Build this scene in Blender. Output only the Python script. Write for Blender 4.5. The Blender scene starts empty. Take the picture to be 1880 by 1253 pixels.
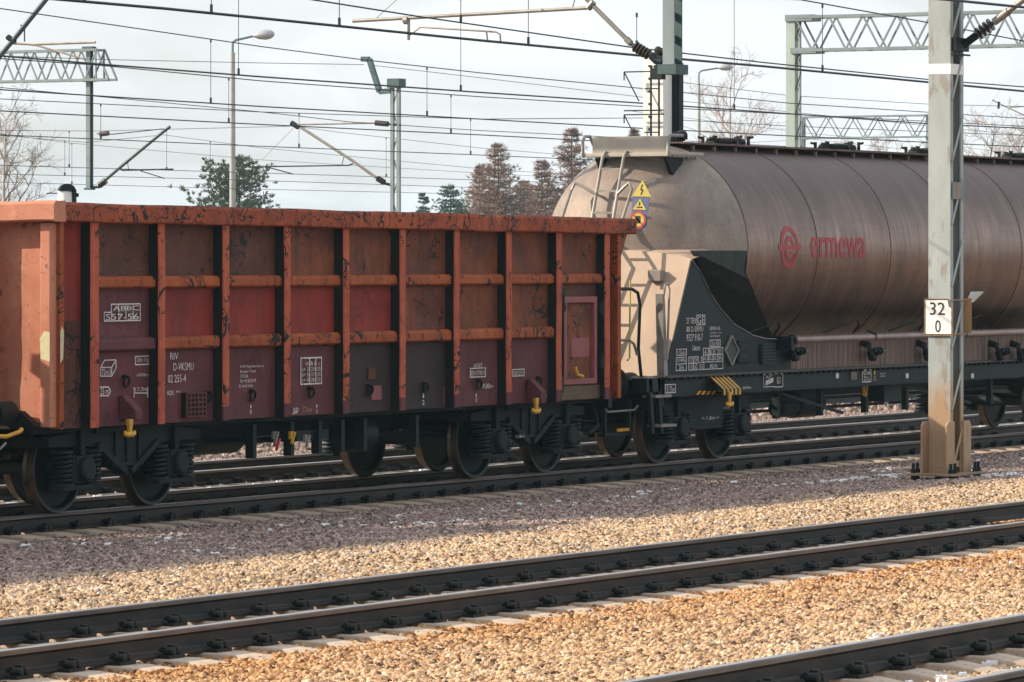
import bpy, bmesh, math, random
from mathutils import Vector, Matrix, noise
R = math.radians
scn = bpy.context.scene
col = scn.collection
random.seed(7)

# ---------------------------------------------------------------- camera numbers
F, TH, Y0, H = 8778.1, R(28.4854), 476.3, 2.628
S, Cc = math.sin(TH), math.cos(TH)
DA, DB, DD = 28.57, 18.165, 10.552          # distance of the three track centres from the camera line
ZB, ZD = 0.134, 0.441                       # their rail heights over the train's track

def at(px, py, d):
    """photo pixel -> point at distance d across the tracks"""
    u = (px - 940) / F
    Z = d / (S - u * Cc)
    return Vector((d * (Cc + u * S) / (S - u * Cc), d, H - (py - Y0) * Z / F))

def atz(px, py, Z):
    """photo pixel -> point at depth Z"""
    u = (px - 940) / F
    X = u * Z
    return Vector((Z * Cc + X * S, Z * S - X * Cc, H - (py - Y0) * Z / F))

cam = bpy.data.objects.new('camera', bpy.data.cameras.new('camera'))
col.objects.link(cam)
cam.location = (0, 0, H)
cam.rotation_euler = (R(90), 0, TH - R(90))
cam.data.sensor_width = 36
cam.data.lens = F / 1880 * 36
cam.data.shift_y = -(626.5 - Y0) / 1880
cam.data.clip_start = 0.5
cam.data.clip_end = 6000
scn.camera = cam

# ---------------------------------------------------------------- mesh builder
class MB:
    def __init__(s): s.v, s.f, s.m = [], [], []
    def add(s, vs, fs, m=0):
        b = len(s.v); s.v += [Vector(p) for p in vs]
        for f in fs: s.f.append([b + i for i in f]); s.m.append(m)
        return s
    def box(s, x0, x1, y0, y1, z0, z1, m=0):
        return s.add([(x, y, z) for x in (x0, x1) for y in (y0, y1) for z in (z0, z1)],
                     [(0, 1, 3, 2), (4, 6, 7, 5), (0, 4, 5, 1), (2, 3, 7, 6), (0, 2, 6, 4), (1, 5, 7, 3)], m)
    def prism(s, poly, ext, m=0):
        n = len(poly); e = Vector(ext)
        a = [Vector(p) for p in poly]; b = [p + e for p in a]
        return s.add(a + b, [list(range(n))[::-1], list(range(n, 2 * n))] +
                     [(i, (i + 1) % n, n + (i + 1) % n, n + i) for i in range(n)], m)
    def bar(s, p, q, w, h=None, m=0, up=(0, 0, 1)):
        p, q = Vector(p), Vector(q); h = h or w; d = (q - p).normalized(); u = Vector(up)
        if abs(d.dot(u)) > .98: u = Vector((0, 1, 0))
        a = d.cross(u).normalized() * w / 2; b = a.cross(d).normalized() * h / 2
        return s.prism([p + a + b, p - a + b, p - a - b, p + a - b], q - p, m)
    def tube(s, pts, r, n=8, m=0, cap=True):
        pts = [Vector(p) for p in pts]; rs = r if isinstance(r, (list, tuple)) else [r] * len(pts)
        rings = []; ref = None
        for i, p in enumerate(pts):
            d = (pts[min(i + 1, len(pts) - 1)] - pts[max(i - 1, 0)]).normalized()
            if ref is None:
                ref = Vector((0, 0, 1)) if abs(d.z) < .9 else Vector((0, 1, 0))
            a = d.cross(ref)
            if a.length < 1e-5: a = d.orthogonal()
            a.normalize(); b = d.cross(a).normalized(); ref = a.cross(d) if False else ref
            rings.append([p + (a * math.cos(t) + b * math.sin(t)) * rs[i] for t in [2 * math.pi * k / n for k in range(n)]])
        vs = [v for g in rings for v in g]
        fs = [(i * n + k, i * n + (k + 1) % n, (i + 1) * n + (k + 1) % n, (i + 1) * n + k)
              for i in range(len(pts) - 1) for k in range(n)]
        if cap: fs += [list(range(n))[::-1], [(len(pts) - 1) * n + k for k in range(n)]]
        return s.add(vs, fs, m)
    def lathe(s, prof, o, ax, n=24, m=0):
        """prof = [(along, radius)]; axis ax through o"""
        o, ax = Vector(o), Vector(ax).normalized()
        a = ax.orthogonal().normalized(); b = ax.cross(a)
        vs = [o + ax * t + (a * math.cos(q) + b * math.sin(q)) * max(r, 1e-4) for t, r in prof for q in [2 * math.pi * k / n for k in range(n)]]
        fs = [(i * n + k, i * n + (k + 1) % n, (i + 1) * n + (k + 1) % n, (i + 1) * n + k) for i in range(len(prof) - 1) for k in range(n)]
        return s.add(vs, fs, m)
    def build(s, name, mats, parent=None, smooth=False, bevel=0, o=None):
        if parent is not None:
            r = parent
            while r.parent: r = r.parent
            o = r.location
        else: o = Vector(o if o is not None else (0, 0, 0))
        me = bpy.data.meshes.new(name)
        me.from_pydata([v - o for v in s.v], [], s.f)
        for mt in (mats if isinstance(mats, (list, tuple)) else [mats]): me.materials.append(mt)
        me.polygons.foreach_set('material_index', s.m)
        bm = bmesh.new(); bm.from_mesh(me)
        bmesh.ops.recalc_face_normals(bm, faces=bm.faces); bm.to_mesh(me); bm.free()
        if smooth:
            me.polygons.foreach_set('use_smooth', [True] * len(me.polygons))
            me.set_sharp_from_angle(angle=R(40))
        ob = bpy.data.objects.new(name, me); col.objects.link(ob)
        if parent is not None: ob.parent = parent
        else: ob.location = o
        if bevel:
            md = ob.modifiers.new('bevel', 'BEVEL'); md.width = bevel; md.segments = 2; md.limit_method = 'ANGLE'
        return ob

def tag(o, label=None, cat=None, group=None, kind=None):
    if label: o['label'] = label
    if cat: o['category'] = cat
    if group: o['group'] = group
    if kind: o['kind'] = kind
    return o

def empty(name, loc, label, cat, group=None):
    o = bpy.data.objects.new(name, None); col.objects.link(o); o.location = loc; o.empty_display_size = .2
    return tag(o, label, cat, group)

def dup(root, loc, label=None):
    def cp(o, par):
        c = o.copy(); col.objects.link(c)
        if par: c.parent = par
        for ch in KIDS.get(o.name, ()): cp(ch, c)
        return c
    KIDS = {}
    for o in col.objects:
        if o.parent: KIDS.setdefault(o.parent.name, []).append(o)
    c = cp(root, None); c.location = loc
    if label: c['label'] = label
    return c

def kids_copy(root, spots):
    """copies of a thing and its parts at many places"""
    ch = [o for o in col.objects if o.parent == root]
    out = []
    for loc in spots:
        c = root.copy(); col.objects.link(c); c.location = loc; out.append(c)
        for o in ch:
            k = o.copy(); col.objects.link(k); k.parent = c
    return out

# ---------------------------------------------------------------- materials
class NT:
    def __init__(s, name):
        s.m = bpy.data.materials.new(name); s.m.use_nodes = True
        s.t = s.m.node_tree; s.b = s.t.nodes['Principled BSDF']
    def n(s, kind, **kw):
        x = s.t.nodes.new(kind)
        for k, v in kw.items():
            if k.startswith('i_'):
                key = k[2:].replace('_', ' ')
                x.inputs[int(key) if key.isdigit() else key].default_value = v
            else: setattr(x, k, v)
        return x
    def l(s, a, b): s.t.links.new(a, b)
    def coord(s, scale=(1, 1, 1), which='Object'):
        tc = s.n('ShaderNodeTexCoord'); mp = s.n('ShaderNodeMapping', i_Scale=scale)
        s.l(tc.outputs[which], mp.inputs['Vector']); return mp.outputs[0]
    def noise(s, v, scale, detail=5, rough=.55, dist=0):
        x = s.n('ShaderNodeTexNoise', i_Scale=scale, i_Detail=detail, i_Roughness=rough, i_Distortion=dist)
        s.l(v, x.inputs['Vector']); return x.outputs['Fac']
    def ramp(s, f, stops):
        x = s.n('ShaderNodeValToRGB'); e = x.color_ramp.elements
        while len(e) < len(stops): e.new(.5)
        for i, (p, c) in enumerate(stops):
            e[i].position = p; e[i].color = (*c, 1) if not isinstance(c, (int, float)) else (c, c, c, 1)
        s.l(f, x.inputs[0]); return x.outputs[0]
    def mix(s, f, a, b, mode='MIX'):
        x = s.n('ShaderNodeMix', data_type='RGBA', blend_type=mode)
        if isinstance(f, (int, float)): x.inputs[0].default_value = f
        else: s.l(f, x.inputs[0])
        for k, c in ((6, a), (7, b)):
            if isinstance(c, tuple): x.inputs[k].default_value = (*c, 1)
            else: s.l(c, x.inputs[k])
        return x.outputs[2]
    def math(s, op, a, b=0):
        x = s.n('ShaderNodeMath', operation=op)
        for k, c in ((0, a), (1, b)):
            if isinstance(c, (int, float)): x.inputs[k].default_value = c
            else: s.l(c, x.inputs[k])
        return x.outputs[0]
    def bump(s, h, st=.3, dist=.01):
        x = s.n('ShaderNodeBump', i_Strength=st, i_Distance=dist); s.l(h, x.inputs['Height']); s.l(x.outputs[0], s.b.inputs['Normal'])
    def done(s, c, rough=.6, metal=0, spec=.5):
        if isinstance(c, tuple): s.b.inputs['Base Color'].default_value = (*c, 1)
        else: s.l(c, s.b.inputs['Base Color'])
        if isinstance(rough, (int, float)): s.b.inputs['Roughness'].default_value = rough
        else: s.l(rough, s.b.inputs['Roughness'])
        s.b.inputs['Metallic'].default_value = metal
        s.b.inputs['Specular IOR Level'].default_value = spec
        return s.m

def mottled(name, a, b, scale=3, rough=.6, metal=0, stretch=(1, 1, 1), bump=.0, c=None, spec=.5):
    t = NT(name); v = t.coord(stretch); f = t.noise(v, scale, 6)
    k = t.ramp(f, [(.35, a), (.65, b)])
    if c:
        g = t.noise(v, scale * 3.7, 6, .7); k = t.mix(t.ramp(g, [(.56, 0), (.66, 1)]), k, c)
    if bump: t.bump(t.noise(v, scale * 8, 4), bump, .004)
    return t.done(k, rough, metal, spec)

def paint(name, a, b, scratch=.5, dark=(.012, .014, .016), stain=(.05, .022, .018), seed=0., stain_amt=.35, rough=.62):
    """old wagon paint: two-tone fading, rust runs, dark scuffs and curly scratches"""
    t = NT(name); tc = t.n('ShaderNodeTexCoord'); mp = t.n('ShaderNodeMapping', i_Location=(seed, seed * .7, seed * 1.3))
    t.l(tc.outputs['Object'], mp.inputs[0]); v = mp.outputs[0]
    k = t.mix(t.ramp(t.noise(v, 1.6, 5, .6), [(.34, 0), (.66, 1)]), a, b)
    patch = t.ramp(t.noise(v, 4.2, 6, .7, .4), [(.55, 0), (.66, 1)])
    k = t.mix(t.math('MULTIPLY', patch, .45), k, tuple(min(1, q * 1.25 + .01) for q in a))
    blot = t.ramp(t.noise(v, 2.6, 7, .75, .6), [(.55, 0), (.72, 1)])
    k = t.mix(t.math('MULTIPLY', blot, .35 + .2 * min(1, scratch)), k, tuple(q * .28 + .006 for q in b))
    mp2 = t.n('ShaderNodeMapping', i_Scale=(7, 7, .8)); t.l(v, mp2.inputs[0])
    k = t.mix(t.math('MULTIPLY', t.ramp(t.noise(mp2.outputs[0], 1.1, 5, .6), [(.48, 0), (.72, 1)]), stain_amt), k, stain)
    # curly scratches: thin contour lines of a warped noise, only in places
    def curl(sc, dist, wd, off):
        m3 = t.n('ShaderNodeMapping', i_Location=(off, off * 2, off)); t.l(v, m3.inputs[0])
        q = t.math('ABSOLUTE', t.math('SUBTRACT', t.noise(m3.outputs[0], sc, 2, .5, dist), .5))
        return t.ramp(q, [(wd * .55, 1), (wd, 0)])
    line = t.math('MAXIMUM', curl(1.9, 1.2, .016, 3), curl(3.1, .7, .013, 11))
    msk = t.ramp(t.noise(v, 1.9, 5, .65), [(.60 - .11 * scratch, 0), (.66 - .11 * scratch, 1)])
    k = t.mix(t.math('MULTIPLY', t.math('MULTIPLY', line, msk), min(1, .5 + scratch * .5)), k, dark)
    sp = t.ramp(t.noise(v, 16, 4, .7), [(.66 - .05 * scratch, 0), (.7 - .05 * scratch, 1)])
    k = t.mix(t.math('MULTIPLY', sp, .75), k, dark)
    t.bump(t.noise(v, 9, 5, .6), .25, .01)
    return t.done(k, rough, 0, .18)

TEAL = (.010, .021, .024)
M = {}
M['black'] = mottled('black_steel', (.0014, .0085, .011), (.004, .0125, .015), 4, .6, bump=.2, spec=.3)
M['blackdust'] = mottled('dusty_black_steel', (.0022, .0095, .012), (.008, .0135, .0145), 3, .7, bump=.35, spec=.3, c=(.026, .020, .016))
M['grime_shade'] = mottled('grimy_shaded_steel', (.003, .010, .012), (.013, .011, .010), 5, .75, spec=.3)
M['wheelrim'] = mottled('worn_wheel_steel', (.026, .022, .020), (.11, .078, .050), 5, .4, .6)
M['orange'] = paint('orange_rusted_paint', (.37, .084, .032), (.25, .050, .021), 1.8, stain_amt=.45)
M['post'] = paint('salmon_orange_paint', (.48, .114, .056), (.36, .074, .036), 1.0, seed=3, stain_amt=.3)
M['stiff'] = paint('rust_orange_paint', (.39, .098, .031), (.27, .060, .022), 1.0, seed=5, stain_amt=.45)
M['maroon'] = paint('maroon_paint', (.135, .043, .050), (.100, .033, .037), .12, seed=9, stain_amt=.4)
M['red'] = paint('red_paint', (.27, .034, .026), (.17, .028, .024), .2, seed=13, stain_amt=.45)
M['brown'] = paint('brown_rust_panel', (.135, .048, .031), (.070, .029, .024), 1.0, seed=17, stain_amt=.5)
M['rustpanel'] = paint('orange_brown_panel', (.24, .070, .030), (.105, .037, .025), .9, seed=21, stain_amt=.6)
M['slate'] = paint('slate_patch_panel', (.030, .026, .027), (.055, .026, .026), .3, seed=25, stain_amt=.5, stain=(.03, .03, .03))
M['pinkpatch'] = mottled('pink_primer', (.28, .075, .075), (.22, .06, .06), 5, .6)
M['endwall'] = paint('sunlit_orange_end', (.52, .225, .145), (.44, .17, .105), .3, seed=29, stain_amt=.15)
M['white'] = mottled('white_marking', (.70, .65, .63), (.50, .45, .44), 6, .7, c=(.22, .13, .13))
M['cream'] = mottled('flaking_cream_paint', (.62, .57, .36), (.52, .46, .28), 12, .7)
M['yellow'] = mottled('yellow_paint', (.62, .33, .02), (.50, .25, .02), 8, .5)
M['lemon'] = mottled('lemon_paint', (.58, .47, .10), (.48, .38, .08), 8, .5)
M['galv'] = mottled('galvanised_steel', (.30, .28, .25), (.20, .185, .165), 5, .5, .35)
M['red_logo'] = mottled('faded_red_vinyl', (.42, .045, .05), (.32, .045, .048), 3, .6)
M['blue'] = mottled('blue_sign_paint', (.09, .11, .22), (.12, .14, .24), 8, .5)
M['signwhite'] = mottled('sign_white', (.86, .86, .82), (.80, .79, .74), 6, .5)
M['signblack'] = mottled('sign_black', (.012, .012, .014), (.02, .02, .02), 8, .5)
M['mint'] = mottled('weathered_mint_paint', (.36, .43, .40), (.30, .36, .33), 2, .6, c=(.27, .30, .26), stretch=(1, 1, .3))
M['postgreen'] = mottled('grey_green_steel', (.21, .26, .275), (.15, .195, .21), 2, .6)
M['darkgreen'] = mottled('dark_green_steel', (.035, .075, .08), (.05, .10, .105), 3, .6)
M['wire'] = mottled('weathered_copper_wire', (.012, .022, .030), (.02, .03, .035), 5, .6)
M['insul'] = mottled('brown_insulator', (.03, .025, .025), (.05, .04, .035), 5, .25)
M['concrete'] = mottled('pole_concrete', (.42, .42, .40), (.34, .34, .33), 3, .8)
M['lampshell'] = mottled('lamp_shell', (.45, .46, .47), (.38, .39, .40), 6, .4, .3)
M['snow'] = mottled('old_snow', (.80, .82, .86), (.70, .72, .76), 9, .6)

def tank_mat():
    t = NT('dirty_silo_metal')
    tc = t.n('ShaderNodeTexCoord'); v = tc.outputs['Object']
    streak = t.n('ShaderNodeMapping', i_Scale=(16, .5, .5)); t.l(v, streak.inputs[0])
    wide = t.n('ShaderNodeMapping', i_Scale=(1.3, .45, .45)); t.l(v, wide.inputs[0])
    horiz = t.n('ShaderNodeMapping', i_Scale=(.5, 9, 9)); t.l(v, horiz.inputs[0])
    k = t.mix(t.ramp(t.noise(wide.outputs[0], 1.7, 5, .6), [(.33, 0), (.67, 1)]), (.30, .185, .135), (.15, .10, .085))
    k = t.mix(t.math('MULTIPLY', t.ramp(t.noise(streak.outputs[0], 1.6, 6, .7), [(.42, 0), (.66, 1)]), .7), k, (.085, .060, .055))
    k = t.mix(t.math('MULTIPLY', t.ramp(t.noise(horiz.outputs[0], 2.0, 4, .6), [(.4, 0), (.7, 1)]), .22), k, (.34, .23, .18))
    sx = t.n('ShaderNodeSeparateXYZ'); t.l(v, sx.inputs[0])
    soot_shade = t.math('ADD', t.math('MULTIPLY', t.math('SUBTRACT', 2.30, sx.outputs['Z']), .9), t.math('MULTIPLY', t.math('SUBTRACT', t.noise(streak.outputs[0], 1.1, 6, .75), .5), 2.2))  # soot streaks plus painted underside shade, darker towards the bottom
    soot_shade = t.math('ADD', soot_shade, t.math('MULTIPLY', t.math('SUBTRACT', t.noise(wide.outputs[0], 1.2, 3), .5), 1.2))
    k = t.mix(t.math('MULTIPLY', t.ramp(soot_shade, [(.0, 0), (.75, 1)]), .78), k, (.040, .038, .037))
    # film of grey-purple cement dust lying on the upward-facing part
    dust = t.math('ADD', t.math('MULTIPLY', t.math('SUBTRACT', sx.outputs['Z'], 2.95), 1.5), t.math('MULTIPLY', t.math('SUBTRACT', t.noise(wide.outputs[0], 2.2, 6, .65), .5), 1.3))
    dust = t.math('MULTIPLY', t.ramp(dust, [(.0, 0), (.9, 1)]), .8)
    k = t.mix(dust, k, (.098, .066, .064))
    t.bump(t.noise(streak.outputs[0], 3, 4), .08, .004)
    t.l(t.math('SUBTRACT', .9, t.math('MULTIPLY', dust, .85)), t.b.inputs['Metallic'])
    o_ = t.done(k, t.math('ADD', t.ramp(t.noise(streak.outputs[0], 2, 4), [(.3, .24), (.7, .42)]), t.math('MULTIPLY', dust, .25)), .9, .3)
    return o_
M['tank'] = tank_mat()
def dome_mat():
    t = NT('dusty_beige_dome'); v = t.coord()
    k = t.mix(t.ramp(t.noise(v, 1.5, 6, .6), [(.36, 0), (.64, 1)]), (.36, .29, .235), (.23, .185, .16))
    k = t.mix(t.math('MULTIPLY', t.ramp(t.noise(v, 60, 3, .6), [(.42, 0), (.66, 1)]), .5), k, (.13, .105, .095))
    d = t.n('ShaderNodeMapping', i_Scale=(5, 5, .6)); t.l(v, d.inputs[0])
    k = t.mix(t.math('MULTIPLY', t.ramp(t.noise(d.outputs[0], 1.5, 5, .6), [(.5, 0), (.75, 1)]), .4), k, (.14, .10, .085))
    return t.done(k, .6, .15, .3)
M['dome'] = dome_mat()
M['endplate'] = mottled('beige_end_plate', (.44, .32, .23), (.36, .26, .19), 2.2, .65, stretch=(1, 1, .5))
def apron_mat():
    t = NT('streaked_apron'); v = t.coord((34, 1, .4))
    k = t.ramp(t.noise(v, 1.0, 4, .7), [(.34, (.035, .026, .024)), (.52, (.15, .09, .07)), (.7, (.26, .17, .13))])
    return t.done(k, .6, .1)
M['apron'] = apron_mat()
M['mesh'] = mottled('dark_mesh', (.012, .02, .022), (.05, .05, .048), 30, .6)

# ---------------------------------------------------------------- lettering
_TC = {}
def glyphs(s):
    if s not in _TC:
        cu = bpy.data.curves.new('lettering', 'FONT'); cu.body = s; cu.size = 1; cu.resolution_u = 3
        ob = bpy.data.objects.new('lettering', cu); col.objects.link(ob)
        me = bpy.data.meshes.new_from_object(ob.evaluated_get(bpy.context.evaluated_depsgraph_get()))
        vs = [v.co.copy() for v in me.vertices]; fs = [list(p.vertices) for p in me.polygons]
        bpy.data.objects.remove(ob); bpy.data.curves.remove(cu); bpy.data.meshes.remove(me)
        _TC[s] = (vs, fs)
    return _TC[s]
def lettering(mb, s, o, right, up, w, h, th=.003, m=0):
    """fit the word s into w x h, lower left corner at o"""
    vs, fs = glyphs(s); o, right, up = Vector(o), Vector(right), Vector(up); nrm = right.cross(up)
    x0 = min(v.x for v in vs); x1 = max(v.x for v in vs); y0 = min(v.y for v in vs); y1 = max(v.y for v in vs)
    pts = [o + right * ((v.x - x0) / (x1 - x0) * w) + up * ((v.y - y0) / (y1 - y0) * h) + nrm * th for v in vs]
    mb.add(pts, fs, m)
def pxtext(mb, s, x0, y0, x1, y1, d):
    a, b = at(x0, y1, d), at(x1, y0, d)
    b.z = a.z + (at(x0, y0, d).z - a.z)
    lettering(mb, s, a, (1, 0, 0), (0, 0, 1), b.x - a.x, b.z - a.z)
def pxframe(mb, x0, y0, x1, y1, d, w=.012, cols=(), rows=()):
    a, b = at(x0, y1, d), at(x1, y0, d); z0, z1 = a.z, at(x0, y0, d).z; y = d
    for z in (z0, z1, *[z1 + (z0 - z1) * r for r in rows]): mb.box(a.x, b.x, y - .003, y, z - w / 2, z + w / 2)
    for x in (a.x, b.x, *[a.x + (b.x - a.x) * c for c in cols]): mb.box(x - w / 2, x + w / 2, y - .0035, y - .0005, z0 - w / 2, z1 + w / 2)

# ================================================================ ground, ballast and tracks
def ground_mat():
    t = NT('earth_and_dry_grass'); v = t.coord()
    return t.done(t.ramp(t.noise(v, .35, 8, .65), [(.3, (.10, .075, .05)), (.6, (.20, .15, .09))]), .95)
g = MB(); g.add([(-300, -250, -.62), (1800, -250, -.62), (1800, 1500, -.62), (-300, 1500, -.62)], [(0, 1, 2, 3)])
tag(g.build('ground', ground_mat()), kind='structure')

PROF = [(7, .18), (8.4, .20), (9.3, .185), (11.7, .185), (12.2, .20), (13.6, .06), (15.0, -.02), (16.3, -.05), (16.75, -.085), (17.0, -.096), (19.3, -.104), (19.7, -.07), (20.0, -.05),
        (20.9, .0), (22.4, -.02), (24, -.10), (26, -.19), (27, -.24), (30.2, -.24), (34.5, -.225), (70, -.24)]
def gz(y):
    for (a, za), (b, zb) in zip(PROF, PROF[1:]):
        if y <= b: return za + (zb - za) * max(0, (y - a) / (b - a))
    return PROF[-1][1]

def stone_mat():
    t = NT('ballast_stone')
    oi = t.n('ShaderNodeObjectInfo'); ge = t.n('ShaderNodeNewGeometry'); sx = t.n('ShaderNodeSeparateXYZ'); t.l(ge.outputs['Position'], sx.inputs[0])
    base = t.ramp(oi.outputs['Random'], [(.0, (.06, .04, .03)), (.10, (.16, .10, .06)), (.22, (.36, .24, .145)), (.5, (.51, .345, .205)), (.8, (.63, .455, .29)), (.95, (.66, .56, .44)), (.96, (.20, .18, .17)), (1., (.28, .25, .23))])
    rusty = t.ramp(oi.outputs['Random'], [(0, (.06, .022, .008)), (.2, (.22, .085, .024)), (.5, (.43, .20, .068)), (.9, (.57, .32, .135)), (1, (.58, .40, .22))])
    # brake dust settles beside the middle track: strongest on its near side
    n = t.noise(ge.outputs['Position'], .55, 4, .6)
    band = t.math('MULTIPLY', t.ramp(t.math('MULTIPLY', sx.outputs['Y'], .04), [(.44, 0), (.60, .42), (.675, 1), (.76, .9), (.79, .1), (.82, 0)]), t.ramp(n, [(.28, .45), (.6, 1)]))
    k = t.mix(band, base, rusty)
    # stones by the train's track carry its shade painted in, greyer and purple-brown
    old = t.ramp(oi.outputs['Random'], [(0, (.05, .04, .034)), (.3, (.19, .14, .115)), (.75, (.33, .23, .20)), (1, (.50, .395, .345))])  # shade-strip colours, varied by stone
    far = t.ramp(t.math('ADD', t.math('MULTIPLY', sx.outputs['Y'], .04), t.math('MULTIPLY', n, .06)), [(.885, 0), (.93, 1)])
    k = t.mix(far, k, old)
    # grease, dirt and painted-in rail shade between the rails of the middle track
    grs_shade = t.math('MULTIPLY', t.ramp(t.math('MULTIPLY', sx.outputs['Y'], .04), [(.688, 0), (.696, 1), (.752, 1), (.762, 0)]), t.ramp(n, [(.35, .35), (.6, .9)]))
    k = t.mix(grs_shade, k, (.060, .038, .026))
    t.bump(t.noise(ge.outputs['Position'], 60, 3), .3, .004)
    return t.done(k, .85, 0, .3)
STONE = stone_mat()
stones = bpy.data.collections.new('stone_shapes')
rs = random.Random(3)
for i in range(7):
    bm = bmesh.new(); bmesh.ops.create_icosphere(bm, subdivisions=2 if i % 2 else 1, radius=1)
    ax = Vector((1, rs.uniform(.6, .9), rs.uniform(.45, .75)))
    cut = [(Vector((rs.gauss(0, 1), rs.gauss(0, 1), rs.gauss(0, 1))).normalized(), rs.uniform(.36, .72)) for _ in range(9)]
    for vx in bm.verts:
        p = vx.co * rs.uniform(.96, 1.04)
        for nn, dd in cut:
            e = p.dot(nn) - dd
            if e > 0: p = p - nn * e
        vx.co = Vector((p.x * ax.x, p.y * ax.y, p.z * ax.z)) * .046
    me = bpy.data.meshes.new('stone'); bm.to_mesh(me); bm.free(); me.materials.append(STONE)
    stones.objects.link(bpy.data.objects.new('stone', me))

def scatter(density, smin, smax, seed, coll, mat):
    ng = bpy.data.node_groups.new('ballast_scatter', 'GeometryNodeTree')
    ng.interface.new_socket('Geometry', in_out='INPUT', socket_type='NodeSocketGeometry')
    ng.interface.new_socket('Geometry', in_out='OUTPUT', socket_type='NodeSocketGeometry')
    N = ng.nodes.new; L = ng.links.new
    gi, go = N('NodeGroupInput'), N('NodeGroupOutput')
    d = N('GeometryNodeDistributePointsOnFaces'); d.inputs['Density'].default_value = density; d.inputs['Seed'].default_value = seed
    ci = N('GeometryNodeCollectionInfo'); ci.inputs['Collection'].default_value = coll; ci.inputs['Separate Children'].default_value = True; ci.inputs['Reset Children'].default_value = True
    rr = N('FunctionNodeRandomValue'); rr.data_type = 'FLOAT_VECTOR'; rr.inputs[0].default_value = (0, 0, 0); rr.inputs[1].default_value = (.9, .9, 6.283); rr.inputs['Seed'].default_value = seed + 1
    sc = N('FunctionNodeRandomValue'); sc.data_type = 'FLOAT'; sc.inputs[2].default_value = smin; sc.inputs[3].default_value = smax; sc.inputs['Seed'].default_value = seed + 2
    ip = N('GeometryNodeInstanceOnPoints'); ip.inputs['Pick Instance'].default_value = True
    jg = N('GeometryNodeJoinGeometry')
    L(gi.outputs[0], d.inputs['Mesh']); L(d.outputs['Points'], ip.inputs['Points']); L(ci.outputs[0], ip.inputs['Instance'])
    L(rr.outputs[0], ip.inputs['Rotation']); L(sc.outputs[1], ip.inputs['Scale'])
    L(gi.outputs[0], jg.inputs[0]); L(ip.outputs[0], jg.inputs[0]); L(jg.outputs[0], go.inputs[0])
    return ng

def bed_mat():
    t = NT('ballast_bed'); v = t.coord()
    k = t.ramp(t.noise(v, 26, 4, .7), [(.35, (.035, .026, .022)), (.65, (.17, .12, .085))])
    t.bump(t.noise(v, 30, 3), .8, .03); return t.done(k, .95)
BED = bed_mat()
def xlim(y, pad): return y * 1.43 - pad, y * 2.45 + pad
def bed(name, y0, y1, dens, smin, smax, seed, label, pad=4.0, dy=.2):
    mb = MB(); ny = int((y1 - y0) / dy); rows = []
    for j in range(ny + 1):
        y = y0 + (y1 - y0) * j / ny; a, b = xlim(y, pad); nx = 70
        rows.append([(a + (b - a) * i / nx, y) for i in range(nx + 1)])
    nx = 70
    vs = [(x, y, gz(y) + .020 * noise.noise((x * 1.1, y * 1.1, 1)) + .012 * noise.noise((x * 4, y * 4, 5))) for r in rows for x, y in r]
    fs = [(j * (nx + 1) + i, j * (nx + 1) + i + 1, (j + 1) * (nx + 1) + i + 1, (j + 1) * (nx + 1) + i) for j in range(ny) for i in range(nx)]
    o = mb.add(vs, fs).build(name, BED, o=(0, 0, 0), smooth=True)
    md = o.modifiers.new('stones', 'NODES'); md.node_group = scatter(dens, smin, smax, seed, stones, STONE)
    tag(o, label, 'ballast', kind='stuff')
tb = MB(); ys_t = [3 + .5 * i for i in range(135)]; xs_t = [-30 + 6 * i for i in range(36)]
tb.add([(x, y, gz(y) - .05 + .02 * noise.noise((x * .5, y * .5, 2))) for y in ys_t for x in xs_t], [(j * 36 + i, j * 36 + i + 1, (j + 1) * 36 + i + 1, (j + 1) * 36 + i) for j in range(134) for i in range(35)])
tag(tb.build('trackbed', mottled('trackbed_gravel', (.30, .215, .15), (.17, .125, .095), 9, .95, bump=.8), smooth=True), kind='structure')
bed('ballast', 9.2, 27.4, 1500, .32, 1.3, 11, 'crushed stone ballast, orange beside the near tracks and grey-brown by the train')
bed('ballast', 27.4, 36.5, 420, .8, 1.3, 21, 'crushed stone ballast under the train and along the track behind it', 2.0, .3)
bed('ballast', 36.5, 66, 16, 1.5, 2.6, 31, 'sparse sunlit ballast of the tracks beyond the train', 2.0, .8)

# rails: real flat-bottom section, one long rail per thing
RP = [(-.075, -.172), (.075, -.172), (.075, -.160), (.025, -.143), (.010, -.128), (.009, -.055), (.020, -.043), (.036, -.036), (.0365, -.012), (.030, -.003), (.018, 0),
      (-.018, 0), (-.030, -.003), (-.0365, -.012), (-.036, -.036), (-.020, -.043), (-.009, -.055), (-.010, -.128), (-.025, -.143), (-.075, -.160)]
def rail_mat():
    t = NT('rail_steel'); tc = t.n('ShaderNodeTexCoord'); ge = t.n('ShaderNodeNewGeometry')
    sx = t.n('ShaderNodeSeparateXYZ'); t.l(tc.outputs['Object'], sx.inputs[0])
    st = t.n('ShaderNodeMapping', i_Scale=(1.2, 5, 5)); t.l(tc.outputs['Object'], st.inputs[0])
    n = t.noise(st.outputs[0], 2, 6, .65)
    side = t.ramp(n, [(.3, (.009, .012, .013)), (.5, (.022, .019, .018)), (.78, (.062, .038, .028))])
    top = t.ramp(sx.outputs['Z'], [(0, 0), (1, 1)])
    return t.done(side, .62, .3)
def railtop_mat():
    t = NT('polished_rail_top'); v = t.coord((.6, 30, 1)); n = t.noise(v, 2, 4)
    return t.done(t.ramp(n, [(.3, (.42, .38, .35)), (.7, (.55, .51, .48))]), t.ramp(n, [(.3, .28), (.7, .42)]), .9)
RAIL, RTOP = rail_mat(), railtop_mat()
RHEAD = mottled('rail_head_side', (.10, .082, .072), (.17, .14, .12), 3, .5, .5, stretch=(.6, 5, 5))
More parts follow.
